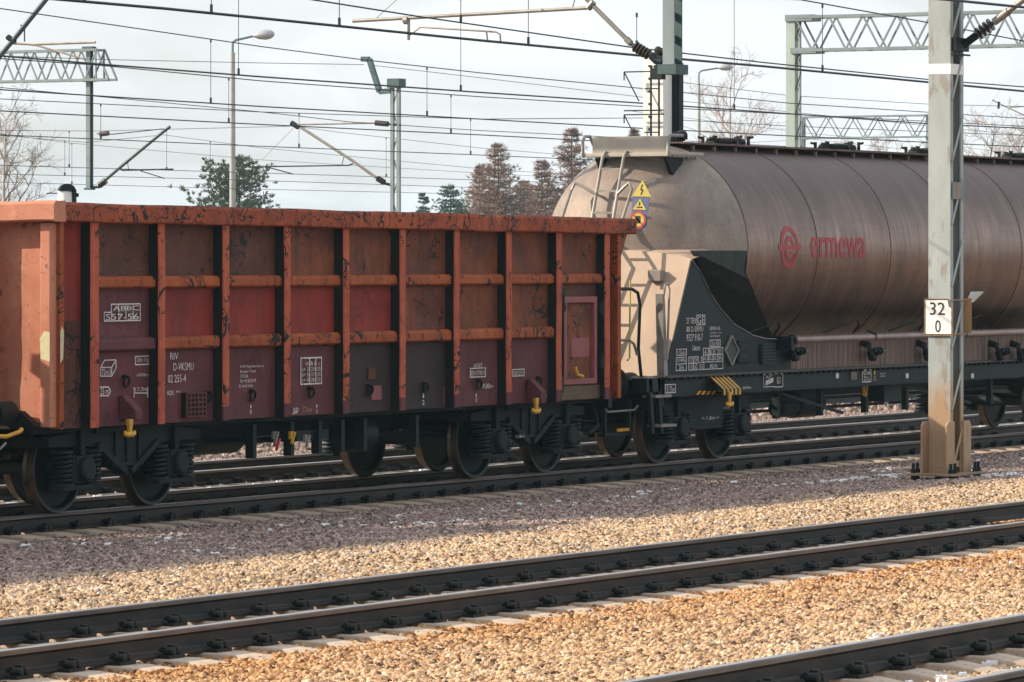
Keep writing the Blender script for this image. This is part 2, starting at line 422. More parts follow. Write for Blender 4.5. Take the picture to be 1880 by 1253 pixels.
def rail(y, z, x0, x1, label, group):
    mb = MB(); n = 24; k = len(RP)
    for i in range(n):
        a, b = x0 + (x1 - x0) * i / n, x0 + (x1 - x0) * (i + 1) / n
    vs = [(x, y + p, z + q) for x in (x0, x1) for p, q in RP]
    for i in range(k):
        j = (i + 1) % k
        mb.add([vs[i], vs[j], vs[k + j], vs[k + i]], [(0, 1, 2, 3)], 1 if 9 <= i <= 11 else (2 if i in (12, 13, 7, 8) else 0))
    mb.add(vs[:k], [list(range(k))]); mb.add(vs[k:], [list(range(k))])
    return tag(mb.build('rail', [RAIL, RTOP, RHEAD], o=((x0 + x1) / 2, y, z)), label, 'rail', group)

def sleeper_mat():
    t = NT('concrete_sleeper'); v = t.coord()
    k = t.ramp(t.noise(v, 3, 6, .65), [(.32, (.36, .27, .20)), (.62, (.54, .43, .33)), (.8, (.60, .50, .40))])
    k = t.mix(t.math('MULTIPLY', t.ramp(t.noise(v, 14, 5, .7), [(.55, 0), (.7, 1)]), .6), k, (.19, .12, .08))
    t.bump(t.noise(v, 30, 4), .2, .004); return t.done(k, .85)
SLEEP = sleeper_mat()
M['clip'] = mottled('oily_clip_steel', (.006, .010, .011), (.022, .018, .016), 14, .6, spec=.3)
def sleeper_proto(name, y, z, x, label, group):
    """concrete sleeper, its top at the rail foot"""
    root = empty(name, (x, y, z - .172), label, 'sleeper', group)
    mb = MB(); prof = []
    for t_, w, zt in ((-1.3, .135, -.035), (-1.0, .145, -.008), (-.55, .14, -.008), (-.3, .11, -.045), (.3, .11, -.045), (.55, .14, -.008), (1.0, .145, -.008), (1.3, .135, -.035)):
        prof.append([(x - w, y + t_, z - .172 + zt), (x + w, y + t_, z - .172 + zt), (x + w + .03, y + t_, z - .40), (x - w - .03, y + t_, z - .40)])
    for p, q in zip(prof, prof[1:]): mb.add(p + q, [(i, (i + 1) % 4, 4 + (i + 1) % 4, 4 + i) for i in range(4)])
    mb.add(prof[0], [(0, 1, 2, 3)]); mb.add(prof[-1], [(0, 1, 2, 3)])
    mb.build('concrete_body', SLEEP, root, bevel=.012)
    for s in (-1, 1):
        yc = y + s * .75; z0 = z - .172
        for e in (-1, 1):
            # tension-clip fastening: base plate edge, two coil lobes, clip arms on the rail foot
            f = MB(); f.box(x - .095, x + .095, yc + e * .080, yc + e * .165, z0 - .012, z0 + .016)
            for q in (-.042, .042):
                f.lathe([(-.045, 0), (-.045, .020), (-.035, .029), (.035, .029), (.045, .020), (.045, 0)], (x + q * .85, yc + e * .125, z0 + .038), (0, 1, 0), 10)
                f.tube([(x + q * 1.1, yc + e * .10, z0 + .065), (x + q * 1.3, yc + e * .06, z0 + .04)], .015, 6)
            f.box(x - .02, x + .02, yc + e * .10, yc + e * .15, z0 + .03, z0 + .082)
            f.build('rail_clip', M['clip'], root, smooth=True)
    return root
def track(yc, z, xs, x0, x1, gname, slabel, rl, n):
    for s, lb in zip((-1, 1), rl): rail(yc + s * .75, z, x0, x1, lb, gname + ' rails')
    if n:
        r0 = sleeper_proto('sleeper', yc, z, xs, slabel, 'sleepers of ' + gname)
        kids_copy(r0, [(xs + .6 * i, yc, z - .172) for i in range(1, n)])
TX = at(1720 / 1, 1000, DB - .75).x
track(DB, ZB, at(278 / 2.686, 1198, DB - .75).x - 1.2, 10, 140, 'the middle track', 'pale concrete sleeper of the sunlit empty middle track, half buried in ballast',
      ('nearer dark-sided rail of the empty middle track', 'farther dark-sided rail of the empty middle track'), 34)
track(DD, ZD, at(1400 + 410 / 2.894, 1200, DD + .75).x - 1.2, 5, 120, 'the nearest track', 'weathered concrete sleeper of the nearest track in the bottom right corner',
      ('nearest rail, cutting the bottom right corner', 'second rail at the bottom right, with dark clips'), 14)
track(DA, 0, at(175 / 2.686, 950, DA - .75).x - 1.8, 20, 220, "the train's track", 'shaded concrete sleeper under the wagons of the freight train',
      ('rail under the near wheels of the freight train', 'rail under the far wheels of the freight train'), 52)
for yc, nm in ((32.5, 'first track behind the train'), (39.6, 'second track behind the train'), (44.8, 'third track behind the train'), (50.7, 'fourth track behind the train')):
    track(yc, 0, 0, 25, 260, 'the ' + nm, '', ('nearer rail of the ' + nm, 'farther rail of the ' + nm), 0)
r0 = sleeper_proto('sleeper', 32.5, 0, 45.1, 'sunlit concrete sleeper of the track just behind the train', 'sleepers of the first track behind the train')
kids_copy(r0, [(45.1 + .6 * i, 32.5, -.172) for i in range(1, 60)])

# flakes of old snow left between the stones
sn = MB(); rs = random.Random(5)
def flake(x, y, r, zz=0):
    n = 8; ph = rs.uniform(0, 6); zc = gz(y) + .022 + zz; st = rs.uniform(1.2, 3)
    ring = [(x + r * st * math.cos(q) * rs.uniform(.4, 1.3), y + r * math.sin(q) * rs.uniform(.4, 1.3)) for q in [ph + 2 * math.pi * k / n for k in range(n)]]
    vs = [(a, b, zc - .03) for a, b in ring] + [(x + (a - x) * .7, y + (b - y) * .7, zc + .006 + .012 * rs.random()) for a, b in ring] + [(x, y, zc + .012)]
    sn.add(vs, [(k, (k + 1) % n, n + (k + 1) % n, n + k) for k in range(n)] + [(n + k, n + (k + 1) % n, 2 * n) for k in range(n)])
for px, py, y, c in ((775, 1003, 24.2, 14), (520, 985, 25, 6), (1560, 900, 24.6, 60), (1850, 903, 22.6, 60), (1640, 893, 24.6, 40), (1000, 960, 25, 8), (1740, 1060, 16.2, 6), (1800, 1043, 16.3, 8), (1560, 1190, 12.9, 5), (330, 1010, 23.5, 6), (1200, 920, 25.5, 14)):
    p = at(px, py, y)
    for k in range(c): flake(p.x + rs.gauss(0, .8), y + rs.gauss(0, .22), rs.uniform(.018, .055))
for k in range(160): flake(rs.uniform(20, 29), DD + rs.uniform(-.62, .62), rs.uniform(.015, .04), .02)
for k in range(60): flake(rs.uniform(24, 45), DB + rs.uniform(-.62, .62), rs.uniform(.012, .03), .02)
for k in range(40): flake(rs.uniform(38, 72), 25.9 + rs.gauss(0, .3), rs.uniform(.015, .045), .01)
for k in range(240): flake(rs.uniform(38, 76), DA + rs.choice((-1, 1)) * rs.uniform(.0, .66), rs.uniform(.025, .07), .03)
for k in range(200): flake(rs.uniform(45, 82), 30.8 + rs.uniform(-.7, .7), rs.uniform(.03, .08), .03)
tag(sn.build('snow', M['snow'], smooth=True), 'small patches of old snow left between the ballast stones', 'snow', kind='stuff')

# ================================================================ open gondola wagon
YS = DA - 1.42                       # outer face of the posts
YP = YS + .13                        # face of the side panels
X0, X1 = 40.44, 52.92
def ztop(x): return 3.205 - .07 * (x - X0) / (X1 - X0)
gon = empty('gondola_wagon', (46.7, DA, 0), 'battered orange and maroon open-top freight wagon with ribbed side', 'freight wagon')
PX = [41.075 + 1.2715 * k for k in range(10)]

# rim: a pressed hollow section with a lip, a little wavy from loading damage
def rimz(x): return ztop(x) + .012 * noise.noise((x * .9, 2, 0)) + .006 * noise.noise((x * 4, 7, 0))
mb = MB(); n = 60
sec = [(-.035, -.195), (-.045, -.18), (-.045, -.03), (-.03, 0), (.10, 0), (.10, -.20)]
xs = [X0 - .10 + (X1 + .30 - X0 + .10) * i / n for i in range(n + 1)]
vs = [(x, YS + a + .010 * noise.noise((x * 1.3, 4, b)), rimz(x) + b) for x in xs for a, b in sec]
k = len(sec); mb.add(vs, [(i * k + j, i * k + (j + 1) % k, (i + 1) * k + (j + 1) % k, (i + 1) * k + j) for i in range(n) for j in range(k)] + [list(range(k)), [n * k + j for j in range(k)]])
mb.build('top_rim', M['orange'], gon)
mb = MB(); mb.box(X0 - .1, X1 + .25, DA + 1.33, DA + 1.46, 2.98, 3.17); mb.build('top_rim', M['orange'], gon)

# interior shell (floor, far side, inner skins) in dark steel
mb = MB(); mb.box(X0 + .05, X1 - .05, YP + .03, DA + 1.30, .96, 1.04); mb.box(X0 + .05, X1 - .05, DA + 1.30, DA + 1.34, .92, 3.1)
mb.box(X1 - .05, X1, YP + .03, DA + 1.34, .92, 3.05); mb.build('inner_shell', M['grime_shade'], gon)

def side_panel(xa, xb, za, zb, mat, name='side_panel'):
    """slightly dished sheet between two posts"""
    mb = MB(); nx, nz = 8, 8; vs = []
    ph = xa * 3 + za
    for j in range(nz + 1):
        for i in range(nx + 1):
            u, v = i / nx, j / nz; b = math.sin(math.pi * u) * math.sin(math.pi * v)
            vs.append((xa + (xb - xa) * u, YP + b * .020 + .030 * b * noise.noise((u * 2.3 + ph, v * 2.3, 3)), za + (zb - za) * v))
    mb.add(vs, [(j * (nx + 1) + i, j * (nx + 1) + i + 1, (j + 1) * (nx + 1) + i + 1, (j + 1) * (nx + 1) + i) for j in range(nz) for i in range(nx)])
    for a, b in (((xa, za), (xb, za)), ((xb, za), (xb, zb)), ((xb, zb), (xa, zb)), ((xa, zb), (xa, za))):
        mb.add([(a[0], YP, a[1]), (b[0], YP, b[1]), (b[0], YP + .03, b[1]), (a[0], YP + .03, a[1])], [(0, 1, 2, 3)])
    return mb.build(name, M[mat], gon, smooth=True)
ZU0, ZU1, ZL0, ZL1, ZB0 = 2.315, 2.455, 1.665, 1.815, .90
MID = ['maroon', 'red', 'red', 'red', 'red', 'rustpanel', 'rustpanel', 'rustpanel']
LOW = ['maroon', 'maroon', 'maroon', 'maroon', 'slate', 'slate', 'maroon', 'maroon']
UP = ['brown', 'brown', 'brown', 'rustpanel', 'rustpanel', 'rustpanel', 'rustpanel', 'rustpanel', 'rustpanel']
W_ = .065
for b in range(9):
    xa, xb = PX[b] + W_ - .01, PX[b + 1] - W_ + .01
    side_panel(xa, xb, ZU1 - .02, ztop(xa) - .15, UP[b])
    if b < 8:
        side_panel(xa, xb, ZL1 - .02, ZU0 + .02, MID[b]); side_panel(xa, xb, ZB0, ZL0 + .02, LOW[b])
side_panel(X0 + .07, PX[0] - W_ + .01, 2.0, ztop(X0) - .15, 'red'); side_panel(X0 + .07, PX[0] - W_ + .01, ZB0, 2.0, 'brown')
side_panel(PX[9] + W_ - .01, X1 - .04, ZB0, ztop(X1) - .15, 'red')

def stiff(xa, xb, z0, z1, mat):
    mb = MB(); d = .085
    mb.prism([(xa, YP, z0), (xa, YP - d + .02, z0 + .012), (xa, YP - d, z0 + .03), (xa, YP - d, z1 - .035), (xa, YP - d + .03, z1 - .004), (xa, YP, z1)], (xb - xa, 0, 0))
    return mb.build('stiffener', M[mat], gon, bevel=.006)
for b in range(9):
    xa, xb = PX[b] + W_ - .004, PX[b + 1] - W_ + .004
    stiff(xa, xb, ZU0, ZU1, 'stiff')
    if b < 8: stiff(xa, xb, ZL0, ZL1, 'maroon' if b == 0 else 'stiff')

for i, x in enumerate(PX):
    # hat-section post: painted outer flange, webs darkened by grime and painted-in recess shade
    w = W_ + (.012 if i == 0 else 0); mb = MB()
    zb, zt = ZB0 - .002, ztop(x) - .185
    nseg = 14; zs = [zb + (zt - zb) * k / nseg for k in range(nseg + 1)]
    def off(z): return .006 * noise.noise((x * 2, z * 2.2, 9))
    vs = [p for z in zs for p in ((x - w, YS + .014 + off(z), z), (x - w + .012, YS + off(z), z), (x + w - .012, YS + off(z), z), (x + w, YS + .014 + off(z), z), (x + w, YP + .01, z), (x - w, YP + .01, z))]
    for s_ in range(nseg):
        b0, b1 = s_ * 6, (s_ + 1) * 6
        for j in range(6):
            mb.add([vs[b0 + j], vs[b0 + (j + 1) % 6], vs[b1 + (j + 1) % 6], vs[b1 + j]], [(0, 1, 2, 3)],
                   (1 if j in (3, 5) else (2 if zs[s_ + 1] < 1.13 and i not in (0, 1) else 0)))
    mb.add(vs[:6], [list(range(6))], 1)
    mb.build('side_post', [M['post'], M['grime_shade'], M['maroon']], gon)
mb = MB(); mb.box(X0 + .0, X0 + .075, YS + .01, YP + .12, ZB0, ztop(X0) - .19); mb.build('corner_post', M['stiff'], gon, bevel=.008)
mb = MB(); mb.box(X1 - .07, X1 + .02, YS + .03, YP + .12, ZB0, ztop(X1) - .19); mb.build('corner_post', M['stiff'], gon, bevel=.008)
mb = MB(); mb.prism([(X1 + .02, YS + .04, ztop(X1) - .19), (X1 + .20, YS + .04, ztop(X1) - .19), (X1 + .02, YS + .04, ztop(X1) - .50)], (0, .05, 0)); mb.build('rim_gusset', M['stiff'], gon)
# sill under the panels
mb = MB(); mb.box(X0, X1, YS + .34, YS + .46, .845, .905); mb.box(X0, X1, DA + 1.2, DA + 1.35, .87, .92)
mb.box(X0 + .05, X1 - .05, DA - .18, DA + .18, .62, .95); mb.build('underframe_sill', M['black'], gon)

# end wall facing the left of the picture
mb = MB()
xe = X0 + .05; yy = [YP + .09 + .135 * 0, DA + 1.33]
ny, nz = 26, 18; vs = []
for j in range(nz + 1):
    for i in range(ny + 1):
        y = YS + .02 + (DA + 1.33 - YS - .02) * i / ny; z = .96 + (3.02 - .96) * j / nz
        vs.append((xe + .018 * noise.noise((y * 1.7, z * 1.4, 2)) + .010 * noise.noise((y * 4, z * 4, 8)), y, z))
mb.add(vs, [(j * (ny + 1) + i, j * (ny + 1) + i + 1, (j + 1) * (ny + 1) + i + 1, (j + 1) * (ny + 1) + i) for j in range(nz) for i in range(ny)])
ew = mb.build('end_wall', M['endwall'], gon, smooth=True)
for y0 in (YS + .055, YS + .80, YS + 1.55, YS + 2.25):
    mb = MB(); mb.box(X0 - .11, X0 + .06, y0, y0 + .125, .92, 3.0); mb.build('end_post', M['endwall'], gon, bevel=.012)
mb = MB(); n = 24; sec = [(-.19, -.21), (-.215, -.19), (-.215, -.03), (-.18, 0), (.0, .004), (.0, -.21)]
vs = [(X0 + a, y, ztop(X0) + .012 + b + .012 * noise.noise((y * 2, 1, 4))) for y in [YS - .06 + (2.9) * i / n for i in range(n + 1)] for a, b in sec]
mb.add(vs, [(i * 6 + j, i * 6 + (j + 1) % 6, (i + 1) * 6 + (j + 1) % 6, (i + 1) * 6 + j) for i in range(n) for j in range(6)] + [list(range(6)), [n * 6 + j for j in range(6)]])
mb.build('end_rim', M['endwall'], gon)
mb = MB(); mb.prism([(X0 - .12, YS + .1, .90), (X0 - .12, DA + 1.3, .90), (X0 - .12, DA + 1.3, 1.13), (X0 - .12, YS + .75, 1.13), (X0 - .12, YS + .42, 1.08), (X0 - .12, YS + .25, .95)], (.1, 0, 0)); mb.build('headstock', M['grime_shade'], gon)
mb = MB(); mb.box(X1, X1 + .1, YS + .2, DA + 1.25, .78, 1.16); mb.build('headstock', M['black'], gon)
# torn cream sticker round the corner
mb = MB(); p = at(88, 655, YS + .05); z0, z1 = at(95, 665, YS).z, at(95, 605, YS).z
mb.add([(X0 - .113, YS + .17, z0 + .03), (X0 - .113, YS + .06, z0), (X0 - .113, YS + .06, z1 - .03), (X0 - .113, YS + .13, z1 - .02), (X0 - .113, YS + .18, z1 - .1)], [(0, 1, 2, 3, 4)])
mb.add([(X0 + .0, YS + .006, z0 - .02), (X0 + .05, YS + .006, z0 + .03), (X0 + .068, YS + .006, z1 - .02), (X0 + .03, YS + .006, z1 + .03), (X0, YS + .006, z1 - .03)], [(0, 1, 2, 3, 4)])
mb.build('torn_sticker', M['cream'], gon)
mb = MB(); q = at(20, 800, YS + .2)
mb.tube([at(-60, 799, YS + .45), at(12, 802, YS + .2), at(36, 793, YS + .2), at(40, 788, YS + .2)], .022, 8); mb.build('uncoupling_handle', M['yellow'], gon, smooth=True)

# buffers and coupling
def buffers(root, xf, s):
    for dy in (-.875, .875):
        mb = MB(); mb.lathe([(0, .0), (0, .12), (.02, .13), (.30, .12), (.30, .085), (.52, .085), (.53, .22), (.57, .225), (.585, .2), (.60, 0)], (xf, DA + dy, 1.06), (s, 0, 0), 20)
        mb.build('buffer', M['blackdust'], root, smooth=True)
    mb = MB(); mb.box(min(xf, xf + s * .3), max(xf, xf + s * .3), DA - .05, DA + .05, .95, 1.12); mb.tube([(xf + s * .3, DA, 1.0), (xf + s * .42, DA, .7), (xf + s * .5, DA, .55)], .035, 8)
    mb.build('screw_coupling', M['black'], root, smooth=True)
mb = MB()
for q in (((X1 + .1, DA - .35, .95), (X1 + .28, DA - .4, .72), (X1 + .42, DA - .38, .60), (X1 + .6, DA - .3, .74)), ((X1 + .1, DA + .3, .95), (X1 + .3, DA + .28, .66), (X1 + .5, DA + .2, .70), (X1 + .68, DA + .1, .9)), ((X1 + .05, DA - 1.0, .8), (X1 + .1, DA - 1.02, .55), (X1 - .1, DA - 1.0, .45))): mb.tube(q, .022, 8)
mb.build('brake_hose', M['black'], gon, smooth=True)
buffers(gon, X0 - .12, -1); buffers(gon, X1 + .06, 1)

# door bay between the last two posts
xa, xb = PX[8] + W_, PX[9] - W_
mb = MB(); d0 = at(1041, 545, YP); d1 = at(1098, 690, YP)
mb.box(xa - .01, xb + .01, YP, YP + .04, ZB0, ZU0 + .03); mb.build('door_surround', M['brown'], gon)
xd0, xd1, zd0, zd1 = xa + .17, xb - .10, 1.165, 2.17
dr = MB()
for a, b, c, d in ((xd0, xd1, zd1 - .075, zd1), (xd0, xd0 + .075, zd0, zd1 - .075), (xd1 - .075, xd1, zd0, zd1 - .075), (xd0, xd1, zd0 - .07, zd0)): dr.box(a, b, YP - .07, YP - .002, c, d)
door = dr.build('door', M['pinkpatch'], gon, bevel=.006)
mb = MB(); mb.box(xd0 + .075, xd1 - .075, YP - .022, YP - .003, zd0, zd1 - .075); mb.build('door_sheet', M['rustpanel'], door)
mb = MB(); a, b = at(1046, 656, YP), at(1078, 620, YP); mb.box(a.x, b.x, YP - .027, YP - .0225, a.z, b.z); mb.build('primer_patch', M['pinkpatch'], door)
mb = MB()
for z in (1.3, 1.95): mb.box(xd1 + .01, xd1 + .10, YP - .10, YP - .01, z, z + .14); mb.tube([(xd1 + .055, YP - .10, z - .02), (xd1 + .055, YP - .10, z + .16)], .025, 8)
mb.build('hinge', M['black'], door)
mb = MB(); mb.box(xa + .005, xa + .12, YP - .09, YP - .005, 1.0, 1.32); mb.box(xa + .02, xa + .15, YP - .09, YP - .005, 2.0, 2.28); mb.tube([(xa + .07, YP - .1, 1.2), (xa + .07, YP - .1, 2.2)], .022, 8)
mb.tube([(xa + .04, YP - .07, 2.28), (xa + .12, YP - .09, 2.05), (xa + .16, YP - .06, 2.0)], .03, 8)
mb.build('door_lock', M['black'], door)
mb = MB(); mb.tube([at(1056, 674, YP - .1), at(1060, 688, YP - .12), at(1070, 692, YP - .12)], .022, 8); mb.build('door_handle', M['yellow'], door, smooth=True)
mb = MB(); mb.box(xa + .05, xb + .0, YP - .05, YP - .003, ZB0 + .01, 1.08); mb.build('door_sill', mottled('ochre_sill', (.12, .075, .035), (.085, .05, .028), 5, .7), gon)

# tie rings, brake-valve grille, rope hook brackets
def ringat(px, py, r=.052):
    p = at(px, py, YP); mb = MB()
    pts = [(p.x + r * math.sin(q), YP - .03 - .012 * math.cos(q), p.z + r * math.cos(q)) for q in [2 * math.pi * i / 16 for i in range(15)]]
    mb.tube(pts, .013, 6); mb.box(p.x - .02, p.x + .02, YP - .03, YP + .005, p.z + r - .03, p.z + r + .02)
    mb.build('tie_ring', M['black'], gon, smooth=True)
for px, py in ((228, 701), (379, 730), (460, 727), (568, 722), (676, 717), (778, 713), (876, 707), (986, 702)): ringat(px, py)
mb = MB(); a, b = at(333, 767, YP), at(370, 720, YP)
mb.box(a.x, b.x, YP - .05, YP - .002, a.z, b.z, 1)
for i in range(6):
    u = i / 5; mb.box(a.x + (b.x - a.x - .015) * u, a.x + (b.x - a.x - .015) * u + .015, YP - .068, YP - .05, a.z, b.z)
    mb.box(a.x, b.x, YP - .066, YP - .051, a.z + (b.z - a.z - .015) * u, a.z + (b.z - a.z - .015) * u + .015)
mb.build('valve_grille', [M['maroon'], M['black']], gon)
def hookbracket(pxa, pxb, pyt, pyb, hx, hy0, hy1):
    a, b = at(pxa, pyb, YP), at(pxb, pyt, YP); w = (b.x - a.x)
    xc = at((pxa + pxb) / 2 - 6, pyb, YP).x; mb = MB()
    mb.prism([(xc - .05, YP, b.z), (xc - .05, YP - .04, b.z), (xc - .05, YP - .20, b.z - .15), (xc - .05, YP - .20, a.z), (xc - .05, YP, a.z)], (.13, 0, 0))
    br = mb.build('hook_bracket', M['maroon'], gon, bevel=.008)
    p, q = at(hx, hy0, YP - .20), at(hx, hy1, YP - .20); L = p.z - q.z; x = p.x; y = YP - .215; mb = MB()
    mb.prism([(x - .042, y, p.z), (x + .042, y, p.z), (x + .03, y, p.z - L * .45), (x - .03, y, p.z - L * .45)], (0, .04, 0))
    mb.box(x - .026, x + .026, y + .002, y + .038, p.z - L * .75, p.z - L * .45)
    for s in (-1, 1):
        mb.tube([(x, y + .02, q.z + .03), (x + s * .05, y + .02, q.z + .025), (x + s * .085, y + .02, q.z + L * .2), (x + s * .088, y + .02, q.z + L * .36)], [.032, .03, .024, .016], 8)
    mb.build('rope_hook', M['yellow'], gon, bevel=.004)
hookbracket(212, 247, 725, 772, 239, 770, 803); hookbracket(963, 990, 695, 741, 985, 731, 760)
for px0, py0, px1, py1, mt in ((682, 708, 700, 735, 'pinkpatch'), (676, 675, 690, 697, 'brown'), (812, 709, 826, 748, 'maroon')):
    a, b = at(px0, py1, YP), at(px1, py0, YP); mb = MB(); mb.box(a.x, b.x, YP - .004, YP + .012, a.z, b.z); mb.build('repair_patch', M[mt], gon)

# stencilled markings on the lower panels
mk = MB(); D = YP - .003
for args in (('ABBC', 207, 562, 255, 571), ('S57-56', 194, 577, 254, 588), ('72m3', 186, 678, 203, 689), ('26t kg', 250, 657, 273, 667), ('-14.04m-', 249, 686, 273, 692), ('25 m', 184, 713, 199, 725),
             ('17,7m', 248, 712, 269, 720), ('RIV', 312, 648, 327, 661), ('D-VKSMU', 318, 667, 355, 681), ('02 255-4', 308, 689, 341, 703), ('KDS', 307, 718, 318, 726), ('km', 323, 717, 330, 721),
             ('H-KD Regenbau Spezi nt', 441, 671, 484, 677), ('Kunststr Thend', 441, 680, 469, 685), ('21516', 441, 688, 455, 694), ('Tel +49 203 2679', 440, 697, 469, 703), ('E-mail info', 439, 706, 464, 712),
             ('m', 561, 666, 566, 672), ('a', 569, 664, 574, 671), ('b c', 577, 664, 587, 671), ('a+ 3+23+25', 554, 675, 588, 682), ('b+ 5+27+30', 554, 685, 588, 692), ('c+ 8+28+32', 554, 695, 588, 702),
             ('LASTBEIT', 869, 668, 885, 675), ('BEH 07/98/19', 865, 681, 889, 690), ('-9.00m-', 884, 705, 906, 714), ('08.05.2020', 943, 682, 960, 689), ('1', 459, 744, 461, 750), ('5', 458, 753, 462, 760),
             ('1', 580, 743, 582, 749), ('2', 579, 752, 583, 758), ('1', 776, 722, 778, 731), ('2', 775, 735, 779, 744), ('1', 873, 723, 875, 730), ('2', 872, 732, 876, 738), ('ap', 538, 749, 548, 760)):
    pxtext(mk, *args, D)
pxframe(mk, 204, 559, 257, 574, D, .012, (.25, .5, .75)); pxframe(mk, 191, 574, 257, 590, D, .012, (.2, .4, .6, .8))
pxframe(mk, 248, 655, 275, 670, D, .012); pxframe(mk, 552, 658, 590, 706, D, .016, (.42, .72)); pxframe(mk, 863, 677, 891, 693, D, .012); pxframe(mk, 941, 679, 962, 691, D, .012)
def line(pts, w=.012):
    for a, b in zip(pts, pts[1:]): mk.bar(at(*a, D), at(*b, D), w, .004, up=(0, 1, 0))
line([(184, 691), (205, 691), (205, 675), (184, 675), (184, 691)]); line([(184, 675), (192, 662), (213, 661), (205, 675)]); line([(213, 661), (213, 676), (205, 691)])
line([(183, 711), (199, 711), (203, 719), (199, 727), (183, 727)]); line([(246, 711), (246, 730)]); line([(271, 711), (271, 730)]); line([(246, 722), (271, 722)])
line([(1000, 719), (1000, 731)], .01); line([(996, 727), (1004, 727)], .01); line([(998, 730), (1002, 730)], .01)
line([(537, 760), (546, 757)], .012); line([(102, 773), (106, 766), (111, 772)], .02)
mk.build('white_lettering', M['white'], gon)
mk = MB(); pxtext(mk, 'Dev', 556, 747, 573, 758, D); mk.build('chalk_mark', mottled('yellow_chalk', (.30, .22, .05), (.25, .18, .05), 20, .8), gon)

# bogies
M['rimring'] = mottled('scuffed_wheel_rim', (.06, .065, .066), (.10, .10, .095), 6, .5, .4)
def wheelset(root, parent, x):
    for s in (-1, 1):
        y = DA + s * .75
        mb = MB(); mb.lathe([(-.065, .0), (-.065, .14), (-.03, .16), (-.012, .40), (-.05, .41), (-.066, .425), (-.066, .468), (-.06, .475)], (x, y, .462), (0, s, 0), 40, 0)
        mb.lathe([(-.06, .475), (-.045, .49), (-.035, .485), (-.02, .463), (.066, .458)], (x, y, .462), (0, s, 0), 40, 1); mb.lathe([(.066, .458), (.068, .438)], (x, y, .462), (0, s, 0), 40, 2)
        mb.lathe([(.068, .438), (.068, .42), (.05, .405), (.02, .39), (.035, .17), (.085, .15), (.085, 0)], (x, y, .462), (0, s, 0), 40, 0)
        mb.build('wheel', [M['black'], M['wheelrim'], M['rimring']], parent, smooth=True)
    mb = MB(); mb.lathe([(-.7, .08), (.7, .08)], (x, DA, .462), (0, 1, 0), 14); mb.build('axle', M['black'], parent, smooth=True)
def spring(parent, x, y, z0, z1, r=.095):
    mb = MB(); n = 6.5; N = 78
    mb.tube([(x + r * math.cos(q), y + r * math.sin(q), z0 + (z1 - z0) * i / N) for i, q in [(i, 2 * math.pi * n * i / N) for i in range(N + 1)]], .019, 6)
    mb.lathe([(0, .0), (0, .12), (.03, .12), (.03, 0)], (x, y, z0 - .03), (0, 0, 1), 14); mb.lathe([(0, .0), (0, .12), (.03, .12), (.03, 0)], (x, y, z1), (0, 0, 1), 14)
    mb.build('coil_spring', M['black'], parent, smooth=True)
def bogie(root, xc, kind):
    mb = MB()
    for s in (-1, 1):
        y = DA + s * 1.02; e = .05
        if kind == 0:      # pressed frame with deep curved belly
            low = [(-.52 + 1.04 * i / 12, .36 + .30 * (abs(-.52 + 1.04 * i / 12) / .52) ** 1.6) for i in range(13)]
            mb.prism([(xc + a, y - e, z) for a, z in [(-1.45, .80), (-1.45, .70), (-.60, .68)] + low + [(.60, .68), (1.45, .70), (1.45, .80), (.70, .88), (-.70, .88)]], (0, .1, 0))
            mb.bar((xc - .58, y - .07, .70), (xc - .05, y - .07, .40), .07, .05, up=(0, 1, 0)); mb.bar((xc + .58, y - .07, .70), (xc + .05, y - .07, .40), .07, .05, up=(0, 1, 0))
            mb.box(xc - .62, xc + .62, y - .085, y - .05, .82, .89); mb.box(xc - .30, xc + .30, y - .08, y - .05, .46, .50)
            for q in (-.22, 0, .22): mb.box(xc + q - .02, xc + q + .02, y - .075, y - .05, .5, .82)
        else:              # plain plate frame
            mb.prism([(xc + a, y - e, z) for a, z in [(-1.35, .70), (-1.35, .62), (-.95, .60), (-.62, .60), (-.42, .42), (.42, .42), (.62, .58), (.95, .62), (1.30, .64), (1.35, .70), (1.25, .82), (.6, .87), (-.6, .87), (-1.25, .80)]], (0, .1, 0))
            mb.box(xc - .45, xc + .45, y - .068, y - .05, .415, .45)
            mb.lathe([(0, 0), (0, .07), (.02, .07), (.02, 0)], (xc - 1.2, y - .07, .72), (0, 1, 0), 12)
        mb.box(xc - .16, xc + .16, DA - 1.0, DA + 1.0, .55, .80) if s == 1 else None
    for x in (xc - 1.42, xc + 1.42): mb.box(x - .05, x + .05, DA - 1.0, DA + 1.0, .70, .80)
    for s in (-1, 1):
        for a in (-.9, .9): mb.bar((xc + a * .48, DA + s * .6, .45), (xc + a * .48, DA + s * .6, .78), .05)
    fr = mb.build('bogie', M['blackdust'], root, bevel=.008)
    for a in (-.9, .9):
        wheelset(root, fr, xc + a)
        for s in (-1, 1):
            y = DA + s * 1.04; x = xc + a; mb = MB()
            mb.box(x - .15, x + .15, y - .10, y + .12, .32, .60); mb.box(x - .36, x + .36, y - .09, y + .10, .245, .30)
            mb.box(x - .19, x - .15, y - .09, y + .10, .30, .62); mb.box(x + .15, x + .19, y - .09, y + .10, .30, .62)
            mb.lathe([(0, 0), (0, .125), (.03, .13), (.05, .105), (.06, 0)][::-1], (x, y - .10, .46), (0, -s if s > 0 else 1, 0), 16) if s < 0 else None
            mb.lathe([(-.12, .0), (-.12, .10), (-.10, .125), (-.0, .13)], (x, y - .06, .46), (0, 1, 0), 16)
            for q in (-.06, .06): mb.box(x + q - .012, x + q + .012, y - .115, y - .09, .31, .39)
            mb.box(x - .045, x + .045, y - .09, y + .03, .60, .86)
            mb.build('axle_box', M['blackdust'], fr, bevel=.01)
            for e in (-.265, .265): spring(fr, x + e, y, .32, .63)
    return fr
bogie(gon, 42.19, 0); bogie(gon, 51.12, 0)
